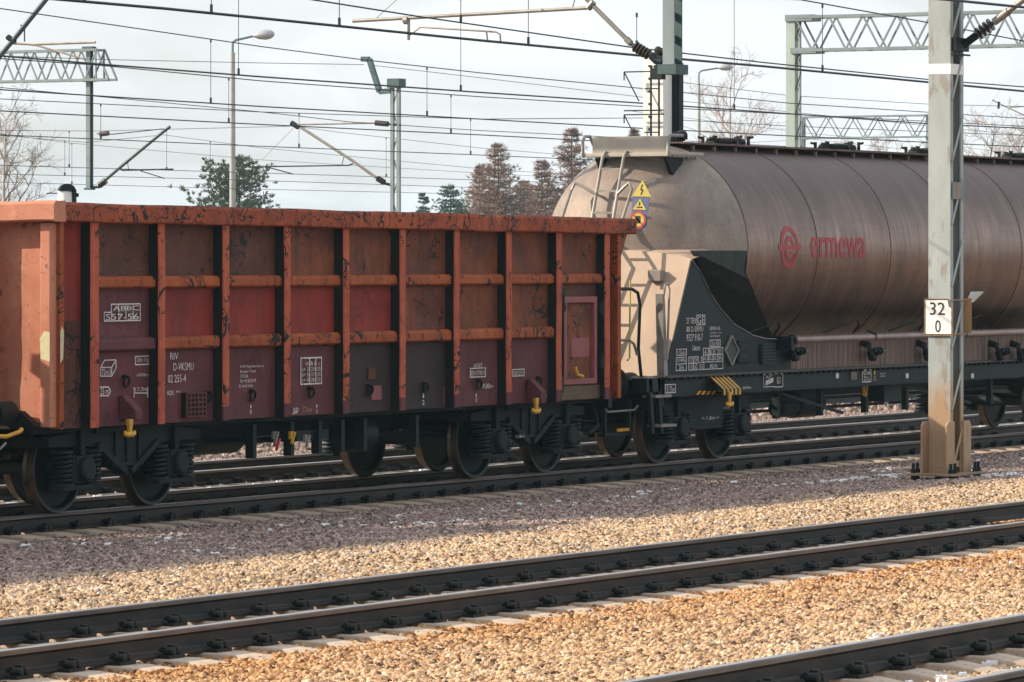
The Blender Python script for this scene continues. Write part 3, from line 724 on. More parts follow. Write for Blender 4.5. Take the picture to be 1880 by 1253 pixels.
mk = MB(); pxtext(mk, '<-1.8m->', 946, 799, 963, 805, DA - 1.125); mk.build('white_lettering', M['white'], gon)
# brake gear hung between the bogies
mb = MB(); mb.lathe([(0, 0), (0, .19), (.03, .2), (.5, .2), (.53, .16), (.53, 0)], (47.1, DA - .8, .62), (1, 0, 0), 18); mb.lathe([(0, 0), (.02, .2), (.9, .2), (.92, 0)], (45.9, DA + .5, .6), (1, 0, 0), 18); mb.build('brake_cylinder', M['black'], gon, smooth=True)
mb = MB(); mb.tube([(43.6, DA - .5, .60), (49.7, DA - .5, .58)], .03, 6); mb.tube([(43.6, DA + .2, .55), (49.7, DA + .2, .56)], .03, 6)
for x in (44.6, 45.4, 46.0, 46.5, 47.0, 48.2): mb.box(x, x + .07, DA - 1.15, DA - 1.05, .45, .82)
mb.box(45.6, 46.3, DA - 1.1, DA - .9, .60, .72); mb.box(44.3, 44.6, DA - .2, DA + .3, .5, .8); mb.build('brake_rigging', M['black'], gon)
for px, py, mt in ((504, 800, 'galv'), (535, 800, 'yellow'), (562, 806, 'galv'), (507, 812, 'red_logo')):
    p = at(px, py, DA - 1.2); mb = MB(); mb.box(p.x - .032, p.x + .032, p.y - .01, p.y + .02, p.z - .04, p.z + .045); mb.bar((p.x - .03, p.y - .02, p.z - .09), (p.x + .04, p.y - .02, p.z + .04), .025); mb.build('brake_changeover_plate', M[mt], gon)
mb = MB(); p = [at(1112, 752, DA - 1.1), at(1116, 757, DA - 1.1), at(1165, 753, DA - 1.1), at(1171, 745, DA - 1.1)]
mb.tube(p, .014, 6); mb.build('shunter_handrail', M['galv'], gon)
mb = MB(); a, b = at(1110, 800, DA - 1.0), at(1155, 795, DA - 1.0); mb.box(a.x, b.x, DA - 1.0, DA - .9, .40, .44); mb.bar((a.x, DA - 1, .42), (a.x, DA - 1, .85), .04); mb.bar((b.x, DA - 1, .42), (b.x, DA - 1, .85), .04); mb.build('step', M['black'], gon)
mb = MB(); a, b = at(1133, 793, DA - 1.02), at(1154, 786, DA - 1.02); mb.box(a.x, b.x, DA - 1.03, DA - 1.01, a.z, b.z); mb.build('step_marker', M['yellow'], gon)

gon2 = dup(gon, gon.location - Vector((14.04, 0, 0)), 'unseen open freight wagon added on the left for the shade it casts')  # unseen copy added to cast shade on the ballast at the left

# ================================================================ silo tank wagon
TR, TZ, TX0, TX1 = 1.42, 2.74, 56.50, 70.6
tk = empty('tank_wagon', (63.5, DA, 0), 'dirty brown-grey cylindrical silo wagon with a red emblem on its tank', 'tank wagon')
YB = DA - 1.30                                 # outer face of the sole bar and side plates
def cyl(x, ang, r=TR): return Vector((x, DA - r * math.cos(ang), TZ + r * math.sin(ang)))   # ang 0 = side facing us, up positive
M['hopper'] = mottled('shaded_hopper_metal', (.020, .036, .038), (.045, .055, .052), 2, .6, .0, spec=.25, stretch=(6, 1, 1))  # underside shade put into the cone's dark colour
# barrel: upper half starts on the ring seam, lower half is cut back towards the outlets
mb = MB(); na, nx = 64, 40; vs = []
def start(a):
    s_ = math.sin(a)
    if s_ >= -1e-6: return TX0
    y, z = DA - TR * abs(math.cos(a)), TZ + TR * s_          # straight slanted joint below the equator
    py = 478 + 127 * (2.62 - z) / .92; q = at(1360 + 52 * (py - 478) / 127, py, y).x
    return max(TX0, q + (at(1360, 478, DA - TR).x - TX0) * 0)
for j in range(nx + 1):
    for i in range(na):
        a = 2 * math.pi * i / na; x0 = start(a)
        vs.append(cyl(x0 + (TX1 - x0) * j / nx, a))
mb.add(vs, [(j * na + i, j * na + (i + 1) % na, (j + 1) * na + (i + 1) % na, (j + 1) * na + i) for j in range(nx) for i in range(na)])
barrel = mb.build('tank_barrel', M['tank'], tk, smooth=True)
for xs in (TX0 + .03, 58.69, 61.13, 63.26, 65.9, 68.3):
    mb = MB(); n = 72; up = xs < TX0 + .1
    pts = [cyl(xs, a, TR + .002) for a in ([math.pi * i / 36 for i in range(37)] if up else [2 * math.pi * i / n for i in range(n + 1)])]
    mb.tube(pts, .007, 6, cap=False); mb.build('weld_seam', M['tank'], barrel, smooth=True)
# dished end: upper half
prof = [(0, 1.42), (.10, 1.418), (.25, 1.40), (.45, 1.345), (.65, 1.27), (.85, 1.18), (1.05, 1.06), (1.2, .93), (1.33, .75), (1.43, .52), (1.48, .28), (1.5, 0)]
prof = [(l * .85, r) for l, r in prof]
mb = MB(); n = 48; vs = [(TX0 - l, DA - r * math.cos(math.pi * i / n), TZ + r * math.sin(math.pi * i / n)) for l, r in prof for i in range(n + 1)]
mb.add(vs, [(j * (n + 1) + i, j * (n + 1) + i + 1, (j + 1) * (n + 1) + i + 1, (j + 1) * (n + 1) + i) for j in range(len(prof) - 1) for i in range(n)])
dome = mb.build('tank_end', M['dome'], tk, smooth=True)
mb = MB(); mb.lathe([(l, r) for l, r in prof], (TX1, DA, TZ), (1, 0, 0), 40); mb.build('tank_end', M['dome'], tk, smooth=True)
# lower half: hopper cone running down and back to the outlet
mb = MB(); n = 12; m_ = 1; vs = []
for j in range(m_ + 1):
    v = j / m_
    for i in range(n + 1):
        a = -math.pi * i / n; s_ = -math.sin(a)
        q = cyl(start(a), a)
        lf = 1.42 * (1 - .25 * 0); f = Vector((TX0 - 1.40 + 2.9 * s_, DA - (1.27 - .55 * s_) * math.cos(a), TZ - 1.30 * s_ ** 1.2))
        vs.append(f.lerp(q, v))
mb.add(vs, [(j * (n + 1) + i, j * (n + 1) + i + 1, (j + 1) * (n + 1) + i + 1, (j + 1) * (n + 1) + i) for j in range(m_) for i in range(n)])
mb.build('hopper_cone', M['hopper'], tk)
# emblem and word, laid on the curved tank
def on_barrel(vs, fs, name, mat, lift=.004):
    bm = bmesh.new(); bv = [bm.verts.new(v) for v in vs]
    for f in fs:
        try: bm.faces.new([bv[i] for i in f])
        except ValueError: pass
    z = min(v[2] for v in vs)
    while z < max(v[2] for v in vs):
        bmesh.ops.bisect_plane(bm, geom=bm.verts[:] + bm.edges[:] + bm.faces[:], plane_co=(0, 0, z), plane_no=(0, 0, 1)); z += .03
    for v in bm.verts:
        a = (v.co.z - TZ) / TR; p = cyl(v.co.x, a, TR + lift); v.co = p
    bm.verts.index_update(); mb = MB(); mb.add([v.co.copy() for v in bm.verts], [[v.index for v in f.verts] for f in bm.faces]); bm.free()
    return mb.build(name, mat, barrel)
def ringpoly(cx, cz, r0, r1, a0, a1, n=40):
    vs = [(cx + r * math.cos(a0 + (a1 - a0) * i / n), 0, cz + r * math.sin(a0 + (a1 - a0) * i / n)) for i in range(n + 1) for r in (r0, r1)]
    return vs, [(2 * i, 2 * i + 1, 2 * i + 3, 2 * i + 2) for i in range(n)]
def merge(parts):
    V, Fc = [], []
    for v, f in parts:
        b = len(V); V += v; Fc += [[b + i for i in q] for q in f]
    return V, Fc
cx, cz = 57.80, 2.79
rect = lambda a, b, c, d: ([(a, 0, c), (b, 0, c), (b, 0, d), (a, 0, d)], [(0, 1, 2, 3)])
on_barrel(*merge([ringpoly(cx, cz, .215, .285, 0, 2 * math.pi, 56), ringpoly(cx, cz, .085, .150, .16, 2 * math.pi - .75, 40), ringpoly(cx, cz, .170, .188, math.pi + .4, 2 * math.pi - .5, 20),
                  rect(cx - .35, cx - .14, cz - .035, cz + .035), rect(cx + .14, cx + .35, cz - .035, cz + .035), rect(cx - .14, cx + .14, cz - .026, cz + .026)]), 'red_emblem', M['red_logo'])
gv, gf = glyphs('ermewa'); x0 = min(v.x for v in gv); x1 = max(v.x for v in gv); z0 = min(v.y for v in gv); z1 = max(v.y for v in gv)
wa, wb = at(1489, 470, DA - TR).x, at(1589, 470, DA - TR).x
wz0, wz1 = at(1540, 474, DA - TR).z, at(1540, 436, DA - TR).z
P = [(wa + (v.x - x0) / (x1 - x0) * (wb - wa), 0, wz0 + (v.y - z0) / (z1 - z0) * (wz1 - wz0)) for v in gv]
on_barrel(P, gf, 'red_lettering', M['red_logo'])
on_barrel(*merge([([(a[0] + e, 0, a[2]) for a in P], gf) for e in (-.012, .012)]), 'red_lettering', M['red_logo'], .0025)

# roof walkway, manholes and vent
mb = MB(); zt = TZ + TR
for y in (DA - .52, DA + .52): mb.box(TX0 - .1, TX1, y - .02, y + .02, zt - .012, zt + .014)
for k in range(22):
    x = TX0 + .2 + .64 * k; mb.box(x - .02, x + .02, DA - .54, DA + .54, zt - .03, zt - .005); mb.box(x - .02, x + .02, DA - .54, DA - .50, zt - .12, zt - .012)
mb.build('walkway_frame', mottled('dusty_brown_steel', (.16, .095, .075), (.07, .05, .045), 4, .7), tk)
mb = MB(); mb.box(TX0 - .1, TX1, DA - .50, DA + .50, zt - .004, zt + .012); mb.build('walkway_grating', M['apron'], tk)
for px in (1320, 1525, 1690, 1860):
    xm = at(px, 280, DA).x; mb = MB(); mb.lathe([(0, 0), (0, .26), (.05, .28), (.09, .26), (.11, .12), (.12, 0)][::1], (xm, DA - .1, zt + .005), (0, 0, 1), 20)
    for q in range(6):
        a = q * math.pi / 3; p = Vector((xm + .31 * math.cos(a), DA - .1 + .31 * math.sin(a), zt + .01)); mb.bar(p, p + Vector((0, 0, .13)), .035); mb.bar(p + Vector((0, 0, .1)), p + Vector((.07 * math.cos(a), .07 * math.sin(a), .12)), .03)
    mb.bar((xm - .55, DA - .1, zt + .08), (xm + .5, DA - .1, zt + .1), .04); mb.build('manhole_lid', M['grime_shade'], tk)
mb = MB(); x = at(1240, 262, DA - .3).x; mb.tube([(x - .1, DA - .3, zt - .05), (x - .08, DA - .3, zt + .06), (x, DA - .3, zt + .11), (x + .14, DA - .3, zt + .1)], .05, 10); mb.lathe([(0, .03), (.02, .075), (.1, .075), (.12, .03)], (x + .12, DA - .3, zt + .1), (1, 0, .1), 10)
mb.bar((x + .2, DA - .3, zt + .14), (x + .34, DA - .3, zt + .07), .025); mb.build('vent_valve', M['blackdust'], tk, smooth=True)

# end platform above the dished end
XP = TX0 - 1.0
mb = MB(); ya, yb = DA - .74, DA + .36
mb.box(XP + .02, XP + .05, ya, yb, 3.985, 4.23); 
mb.box(XP - .02, XP + .02, ya - .03, yb + .15, 3.965, 4.01); mb.box(XP + .06, TX0 + .05, ya - .02, ya + .01, 3.99, 4.03); mb.build('platform_box', mottled('pale_beige_plate', (.42, .38, .32), (.34, .30, .25), 3, .6), tk, bevel=.006)
mb = MB()
nh = 22
for i in range(nh):
    y = ya + (yb - ya) * (i + .5) / nh; mb.box(XP + .06, TX0 - .1, y - .014, y + .014, 3.96, 3.985)
for i in range(7): x = XP + .08 + .13 * i; mb.box(x, x + .02, ya, yb, 3.957, 3.98)
mb.build('platform_grating', M['galv'], tk)
mb = MB()
for y in (ya + .06, yb - .04):
    mb.prism([(XP + .10, y, 3.955), (XP + .60, y, 3.955), (XP + .50, y, 3.60), (XP + .40, y, 3.60)], (0, .05, 0))
mb.build('platform_bracket', M['blackdust'], tk)
mb = MB()
for y in (ya - .03, yb + .12):
    mb.tube([(XP - .02, y, 3.97), (XP - .02, y, 4.17), (XP + .03, y, 4.235), (XP + .18, y, 4.24), (XP + .42, y, 3.98)] if y > DA else [(XP - .02, y, 3.97), (XP - .02, y, 4.17), (XP + .03, y, 4.235), (XP + .4, y, 4.24)], .022, 8)
mb.build('platform_rail', M['galv'], tk, smooth=True)
# ladder leaning down the end, with side grab rails
LX = lambda z: XP - .07 - .37 * (3.99 - z) - .34 * min(1, max(0, (3.05 - z) / .15))  # lower run kinked outward, shaped so its shadow falls on the end plate
mb = MB(); ya2, yb2 = DA - .155, DA + .155
for y in (ya2, yb2): mb.tube([(XP + .06, y, 4.0), (XP - .01, y, 4.03), (LX(3.95), y, 3.95), (LX(3.05), y, 3.05), (LX(2.9), y, 2.9), (LX(1.1), y, 1.1)], .022, 8)
for k in range(10): z = 3.80 - .285 * k; mb.bar((LX(z), ya2, z), (LX(z), yb2, z), .03, .03)
mb.build('end_ladder', M['galv'], tk, smooth=True)
mb = MB()
for y0, y1 in ((ya2, ya2 - .22), (yb2, yb2 + .36)):
    mb.tube([(LX(3.45), y0, 3.47), (LX(3.50) - .02, (y0 + y1) / 2, 3.57), (LX(3.56) - .03, y1 + (.05 if y1 < y0 else -.05), 3.62), (LX(3.5) - .03, y1, 3.53), (LX(2.6), y1, 2.6)], .020, 8)
mb.build('grab_rail', M['galv'], tk, smooth=True)
# warning plates on the dished end
def plate(name, mat, pts, parent, x, thick=.008):
    mb = MB(); mb.prism([(x, y, z) for y, z in pts], (thick, 0, 0)); return mb.build(name, mat, parent)
xw = 55.02; m1 = at(1176, 380, 28.16)
def pxe(px, py, d=28.16):
    """pixel -> (y, z) on the plane x = xw, which faces along the track"""
    u = (px - 940) / F; y = xw * (S - u * Cc) / (Cc + u * S); Z = xw * Cc + y * S
    return y, H - (py - Y0) * Z / F
mb = MB(); a = pxe(1175, 345); mb.bar((xw + .01, a[0], a[1]), (xw + .45, a[0], a[1] + .1), .03); mb.bar((xw + .01, a[0], pxe(1175, 400)[1]), (xw + .3, a[0], pxe(1175, 400)[1]), .03); mb.build('sign_bracket', M['galv'], dome)
sb = plate('warning_sign', M['blue'], [pxe(1158, 418), pxe(1186, 420), pxe(1193, 362), pxe(1161, 361)], tk, xw)
plate('yellow_triangle', M['lemon'], [pxe(1161, 361), pxe(1196, 362), pxe(1180, 331)], sb, xw - .008, .007)
plate('yellow_triangle', M['lemon'], [pxe(1162, 385), pxe(1187, 386), pxe(1176, 365)], sb, xw - .008, .007)
def ring_e(px, py, r0, r1, n=28):
    y, z = pxe(px, py); mb = MB()
    for i in range(n):
        a, b = 2 * math.pi * i / n, 2 * math.pi * (i + 1) / n
        mb.add([(xw - .011, y + r * math.cos(t), z + r * math.sin(t)) for r, t in ((r0, a), (r1, a), (r1, b), (r0, b))], [(0, 1, 2, 3)])
    return mb
ring_e(1172, 404, .001, .088).build('sign_disc', M['lemon'], sb); mbr = ring_e(1172, 404, .086, .115); y, z = pxe(1172, 404); mbr.bar((xw - .0125, y - .07, z - .07), (xw - .0125, y + .07, z + .07), .022, .004, up=(1, 0, 0)); mbr.build('prohibition_ring', M['red_logo'], sb)
mb = MB(); q = [pxe(1180, 339), pxe(1177, 349), pxe(1181, 349), pxe(1177, 358)]
for a, b in zip(q, q[1:]): mb.bar((xw - .0095, *a), (xw - .0095, *b), .014, .004, up=(1, 0, 0))
mb.box(xw - .0145, xw - .0115, y - .035, y + .035, z - .045, z + .05)
q = [pxe(1175, 371), pxe(1174, 378)]; mb.bar((xw - .0095, *q[0]), (xw - .0095, *q[1]), .014, .004, up=(1, 0, 0)); mb.bar((xw - .0095, *pxe(1170, 381)), (xw - .0095, *pxe(1180, 381)), .014, .004, up=(1, 0, 0))
mb.build('sign_symbol', M['signblack'], sb)

# slanting end plate and black side plates
pt, pb = at(1270, 478, YB), at(1222, 690, YB)
ex = lambda z: pb.x + (pt.x - pb.x) * (z - pb.z) / (pt.z - pb.z)
mb = MB(); ys = [YB + .01 + (2.58) * i / 20 for i in range(21)]
top = [pt.z + .13 * math.sin(math.pi * min(1, max(0, (y - YB) / 2.6))) ** .5 for y in ys]
mb.prism([(ex(z), y, z) for y, z in zip(ys, top)] + [(ex(1.13), ys[-1], 1.13), (ex(1.13), ys[0], 1.13)], (.02, 0, 0))
for (y0, z0), (y1, z1) in zip(zip(ys, top), list(zip(ys, top))[1:]):
    q0 = Vector((ex(z0), y0, z0 - .004)); q1 = Vector((ex(z1), y1, z1 - .004)); mb.add([q0, q1, q1 + Vector((.62, 0, .10)), q0 + Vector((.62, 0, .10))], [(0, 1, 2, 3)])
mb.build('end_plate', M['endplate'], tk)
side = [at(px, py, YB) for px, py in ((1270, 478), (1286, 500), (1302, 535), (1322, 567), (1348, 596), (1382, 616), (1405, 622), (1452, 624))]
side += [Vector((at(1452, 680, YB).x, YB, 1.15)), Vector((ex(1.13), YB, 1.15))]
mb = MB(); mb.prism(side, (0, .02, 0)); sp = mb.build('side_plate', M['black'], tk)
mb = MB(); mb.tube([p + Vector((0, -.006, 0)) for p in side[:8]], .007, 6); mb.build('plate_bead', M['galv'], sp, smooth=True)
mb = MB(); mb.prism([(p.x, DA + 1.28, p.z) for p in side], (0, .02, 0)); mb.build('side_plate', M['black'], tk)
# corner pillar and grab handles at the end
mb = MB(); a, b = at(1215, 540, YB - .02), at(1222, 690, YB - .02)
mb.prism([(ex(1.13) - .09, YB - .03, 1.13), (ex(1.13) + .02, YB - .03, 1.13), (a.x + .06, YB - .03, a.z), (a.x - .0, YB - .03, a.z)], (0, .10, 0)); mb.build('corner_pillar', M['galv'], tk)
mb = MB(); q = [at(1219, 660, YB - .06), at(1225, 660, YB - .06), at(1229, 530, YB - .06), at(1226, 521, YB - .06), at(1221, 523, YB - .06), at(1219, 542, YB - .05)]
mb.tube(q, .015, 8); mb.build('corner_handle', M['galv'], tk, smooth=True)
mb = MB(); yq = YB + .25; q = [at(1120, 531, yq), at(1160, 531, yq), at(1171, 538, yq), at(1175, 560, yq), at(1172, 640, yq), at(1177, 690, yq), at(1181, 700, yq)]
mb.tube(q, .022, 8); mb.build('end_handrail', M['black'], tk, smooth=True)
mb = MB(); q = [at(1120, 625, yq), at(1155, 625, yq), at(1164, 632, yq), at(1170, 652, yq)]; mb.tube(q, .018, 8); mb.build('end_handrail', M['galv'], tk, smooth=True)
mb = MB(); mb.tube([at(1157, 515, yq), at(1156, 658, yq), at(1152, 662, yq)], .013, 8); mb.build('yellow_rod', M['lemon'], tk, smooth=True)
mb = MB(); p = at(1206, 507, YB + .35); xq = ex(p.z) - .09; u = at(1206, 507, YB + .35)
yb0 = [y for y in [27.3 + .02 * i for i in range(60)] if True]
def pxplane(px, py, x):
    u = (px - 940) / F; y = x * (S - u * Cc) / (Cc + u * S); Z = x * Cc + y * S; return Vector((x, y, H - (py - Y0) * Z / F))
c = pxplane(1206, 507, 54.95); mb.box(c.x - .08, c.x + .05, c.y - .095, c.y + .095, c.z - .07, c.z + .08); mb.build('document_box', mottled('grey_box', (.28, .24, .20), (.20, .17, .15), 5, .6), tk, bevel=.012)
mb = MB(); mb.box(53.95, ex(1.13), YB + .05, DA + 1.2, 1.10, 1.13)
for i in range(14): mb.box(53.94, 54.36, YB + .1 + .17 * i, YB + .12 + .17 * i, 1.13, 1.145)
mb.build('end_walkway', M['galv'], tk)

# underframe
mb = MB(); xa = at(1222, 700, YB).x
mb.box(xa, TX1 + 1.5, YB + .01, YB + .12, .885, 1.115); mb.box(xa, TX1 + 1.5, DA + 1.18, DA + 1.29, .885, 1.115); mb.box(xa, TX1 + 1.5, YB + .02, YB + .10, .87, .889)
mb.box(xa + .02, xa + .2, YB + .12, DA + 1.18, .75, 1.10); mb.box(xa, TX1, DA - .2, DA + .2, .70, .98); mb.build('sole_bar', M['black'], tk)
mb = MB(); mb.box(xa - .05, TX1 + 1.5, YB - .045, YB + .14, 1.118, 1.148)
mb.build('sole_bar_flange', mottled('dusty_flange', (.06, .045, .04), (.035, .03, .03), 5, .6), tk)
mb = MB()
for k in range(88): x = xa + .1 + .18 * k; mb.box(x - .012, x + .012, YB - .03, YB + .008, 1.085, 1.117)
mb.build('flange_bolts', M['black'], tk)
mb = MB(); n = 150; x0, x1 = at(1428, 640, YB + .03).x, TX1
vs = [(x0 + (x1 - x0) * i / n, YB + .05 + .012 * (i % 2), z) for z in (1.15, 1.60) for i in range(n + 1)]
mb.add(vs, [(i, i + 1, n + 2 + i, n + 1 + i) for i in range(n)]); mb.build('apron_sheet', M['apron'], tk)
# discharge pipe with valves
yp = DA - 1.47; zp = 1.548; x0 = at(1455, 626, yp).x; mb = MB(); mb.tube([(x0, yp, zp), (TX1, yp, zp)], .044, 14)
pipe = mb.build('discharge_pipe', mottled('pinkish_pipe', (.30, .21, .18), (.20, .14, .125), 3, .45, .3), tk, smooth=True)
mb = MB()
for px in (1603, 1770): p = at(px, 620, yp); mb.tube([(p.x, yp + .06, zp - .03), (p.x, yp - .05, zp - .02), (p.x + .01, yp - .05, zp + .04), (p.x + .01, yp + .1, zp + .1)], .014, 6)
mb.build('pipe_clamp', M['black'], pipe)
mb = MB(); mb.box(x0 - .14, x0 - .02, yp - .05, yp + .3, 1.42, 1.60); mb.lathe([(0, 0), (0, .075), (.06, .075), (.08, .05)], (x0 - .04, yp, zp), (1, 0, 0), 14); mb.build('pipe_flange', M['black'], pipe)
for px in (1455, 1598, 1700, 1833, 1872):
    p = at(px, 650, YB - .08); mb = MB(); x, y, z = p
    mb.tube([(x + .02, y + .15, z + .16), (x - .06, y, z + .12), (x - .06, y - .02, z + .02), (x + .0, y - .02, z - .06), (x + .12, y, z - .06), (x + .2, y + .06, z + .02)], .048, 10)
    mb.lathe([(0, 0), (0, .06), (.03, .06), (.03, .035), (.12, .035), (.12, .055), (.16, .05), (.2, .02), (.2, 0)], (x + .1, y - .04, z + .03), (1, 0, .05), 12)
    mb.bar((x - .02, y - .05, z + .05), (x + .14, y - .05, z + .06), .05)
    v = mb.build('valve', M['blackdust'], tk, smooth=True)
    mb = MB(); mb.lathe([(0, .018), (.14, .004)], (x + .28, y - .04, z + .04), (1, 0, -.03), 8); mb.build('valve_handle', M['galv'], v, smooth=True)
mb = MB()
for px, h_ in ((1424, 40), (1570, 40), (1690, 40), (1795, 40)):
    a, b = at(px - 26, 612, DA - 1.2), at(px, 600, DA - 1.22)
    mb.tube([(a.x - .2, DA - 1.02, 1.62), (a.x + .15, DA - 1.22, 1.74), (b.x, DA - 1.25, 1.80), (b.x + .08, DA - 1.24, 1.72), (b.x + .08, DA - 1.15, 1.60)], .014, 6)
mb.build('hopper_bead', M['black'], tk, smooth=True)
# plates, boxes and hazard stripes
mb = MB(); c = [at(1343, 617, YB - .02), at(1355, 644, YB - .02), at(1343, 671, YB - .02), at(1331, 644, YB - .02)]; mb.prism(c, (0, .015, 0)); dp = mb.build('diamond_placard', M['mesh'], tk)
mb = MB()
for a, b in zip(c, c[1:] + c[:1]): mb.bar(a, b, .018, .03, up=(0, 1, 0))
mb.build('placard_frame', M['galv'], dp)
mb = MB(); a, b = at(1356, 667, YB - .03), at(1381, 625, YB - .03); z1 = at(1356, 625, YB - .03).z
mb.box(a.x, b.x, YB - .03, YB - .002, a.z, z1); mb.build('label_holder', M['blackdust'], tk, bevel=.01)
mb = MB()
for py in (632, 650): q, r = at(1360, py + 9, YB - .04), at(1377, py, YB - .04); mb.box(q.x, r.x, YB - .036, YB - .029, q.z, q.z + .06)
mb.build('label_slot', M['black'], tk)
mb = MB(); a, b = at(1400, 667, YB - .03), at(1422, 632, YB - .03); z1 = at(1400, 632, YB).z; mb.box(a.x, b.x, YB - .03, YB - .002, a.z, z1)
for i in range(7): u = a.x + (b.x - a.x) * i / 6; mb.box(u - .006, u + .006, YB - .045, YB - .03, a.z, z1)
for i in range(7): z = a.z + (z1 - a.z) * i / 6; mb.box(a.x, b.x, YB - .044, YB - .031, z - .006, z + .006)
mb.build('inspection_grille', M['mesh'], tk)
ys_ = YB - .004
mb = MB()
for i in range(5): mb.add([at(px, py, ys_) for px, py in ((1278 + 9 * i, 725), (1283 + 9 * i, 725), (1288 + 9 * i, 718), (1283 + 9 * i, 718))], [(0, 1, 2, 3)])
mb.build('hazard_stripes', M['yellow'], tk)
mb = MB(); p0, p1 = at(1327, 727, YB - .2), at(1362, 727, YB - .2)
q0 = at(1295, 690, YB); dx = p0.x
tz = 1.112; w = (p1.x - p0.x)
mb.prism([(dx, YB, tz), (dx, YB - .20, tz - .17), (dx, YB - .20, tz - .195), (dx, YB, tz - .025)], (w, 0, 0)); mb.box(dx, dx + w, YB - .20, YB - .18, .86, tz - .19); mb.box(dx + w * .4, dx + w * .5, YB - .18, YB, .87, tz - .2); hb = mb.build('hook_bracket', M['black'], tk)
mb = MB()
for i in range(5):
    a = dx + w * (i * .2 + .03); b = a + w * .11
    mb.add([(a, YB - .003, tz + .004), (b, YB - .003, tz + .004), (b, YB - .204, tz - .167), (a, YB - .204, tz - .167)], [(0, 1, 2, 3)])
    mb.add([(a, YB - .204, tz - .170), (b, YB - .204, tz - .170), (b - .0, YB - .204, .87), (a, YB - .204, .87)], [(0, 1, 2, 3)])
mb.build('hazard_stripes', M['yellow'], hb)
p, q = at(1337, 720, YB - .20), at(1337, 747, YB - .20); L = p.z - q.z; x = p.x; y = YB - .235; mb = MB()
mb.prism([(x - .04, y, p.z), (x + .04, y, p.z), (x + .028, y, p.z - L * .5), (x - .028, y, p.z - L * .5)], (0, .03, 0)); mb.box(x - .024, x + .024, y + .001, y + .029, p.z - L * .8, p.z - L * .48)
for s in (-1, 1): mb.tube([(x, y + .015, q.z + .03), (x + s * .05, y + .015, q.z + .02), (x + s * .085, y + .015, q.z + L * .2), (x + s * .09, y + .015, q.z + L * .34)], [.03, .03, .022, .015], 8)
mb.build('rope_hook', M['yellow'], hb, bevel=.004)
mk = MB(); D = YB - .003
for args in (('37 TEN', 1260, 584, 1277, 595), ('GE', 1280, 581, 1293, 595), ('80 D-ERMU', 1260, 600, 1291, 610), ('9327 910-7', 1260, 614, 1290, 627), ('Uacns', 1271, 634, 1285, 644), ('112mm', 1244, 644, 1258, 651),
             ('20 400kg', 1243, 659, 1259, 667), ('20m', 1246, 671, 1255, 679), ('D3 CM', 1266, 658, 1280, 667), ('110 62', 1266, 670, 1280, 678), ('A', 1293, 642, 1297, 651), ('B', 1302, 642, 1306, 651), ('C', 1311, 642, 1315, 651), ('D', 1320, 642, 1324, 651),
             ('S', 1286, 655, 1290, 663), ('42,0 52,0 62,0 69,6', 1292, 655, 1327, 663), ('120', 1283, 669, 1290, 677), ('80,0t', 1303, 669, 1317, 677), ('ERMEWA SA', 1303, 600, 1322, 607), ('wagons@ermewa.com', 1303, 610, 1325, 613.5), ('www.ermewa.com', 1303, 616, 1321, 619.5),
             ('20.z KB', 1305, 627, 1320, 635), ('B 75m', 1224, 710, 1238, 720), ('-20.04m-', 1362, 710, 1380, 715), ('GE 84', 1585, 682, 1597, 689), ('Rev', 1586, 691, 1595, 695), ('MS 82', 1586, 696, 1597, 701), ('Tmax 50', 1615, 685, 1625, 688), ('0.4 MPa', 1615, 690, 1625, 693), ('AC', 1405, 690, 1419, 696), ('G1', 1426, 693, 1432, 705)):
    pxtext(mk, *args, D)
pxframe(mk, 1279, 579, 1294, 597, D, .01); pxframe(mk, 1242, 642, 1260, 653, D, .01); pxframe(mk, 1241, 657, 1260, 681, D, .01, (), (.5,)); pxframe(mk, 1264, 656, 1282, 680, D, .01, (.5,), (.5,))
pxframe(mk, 1291, 640, 1327, 665, D, .01, (.25, .5, .75), (.5,)); pxframe(mk, 1282, 666, 1327, 679, D, .01, (.22,)); pxframe(mk, 1303, 625, 1322, 637, D, .01); pxframe(mk, 1221, 707, 1240, 722, D, .012)
pxframe(mk, 1402, 688, 1422, 711, D, .01); pxframe(mk, 1422, 687, 1437, 711, D, .01); pxframe(mk, 1583, 680, 1599, 702, D, .012)
a, b = at(1406, 708, D), at(1420, 698, D); mk.prism([(a.x, D, a.z), (b.x, D, a.z + .04), (b.x, D, a.z + .10), (a.x, D, a.z + .06)], (0, .002, 0))
for px in (1535, 1663, 1783): q, r = at(px, 695, D), at(px + 5, 684, D); mk.box(q.x, r.x, D, D + .003, q.z, q.z + .07)
mk.build('white_lettering', M['white'], tk)
mb = MB(); q = at(1562, 698, D); mb.box(q.x, q.x + .2, D - .002, D + .006, q.z, q.z + .11); mb.build('data_plate', M['apron'], tk)
mb = MB(); pxtext(mb, '!', 1604, 681, 1607, 694, D); pxtext(mb, '50', 1602, 696, 1609, 699, D); mb.build('yellow_lettering', M['yellow'], tk)
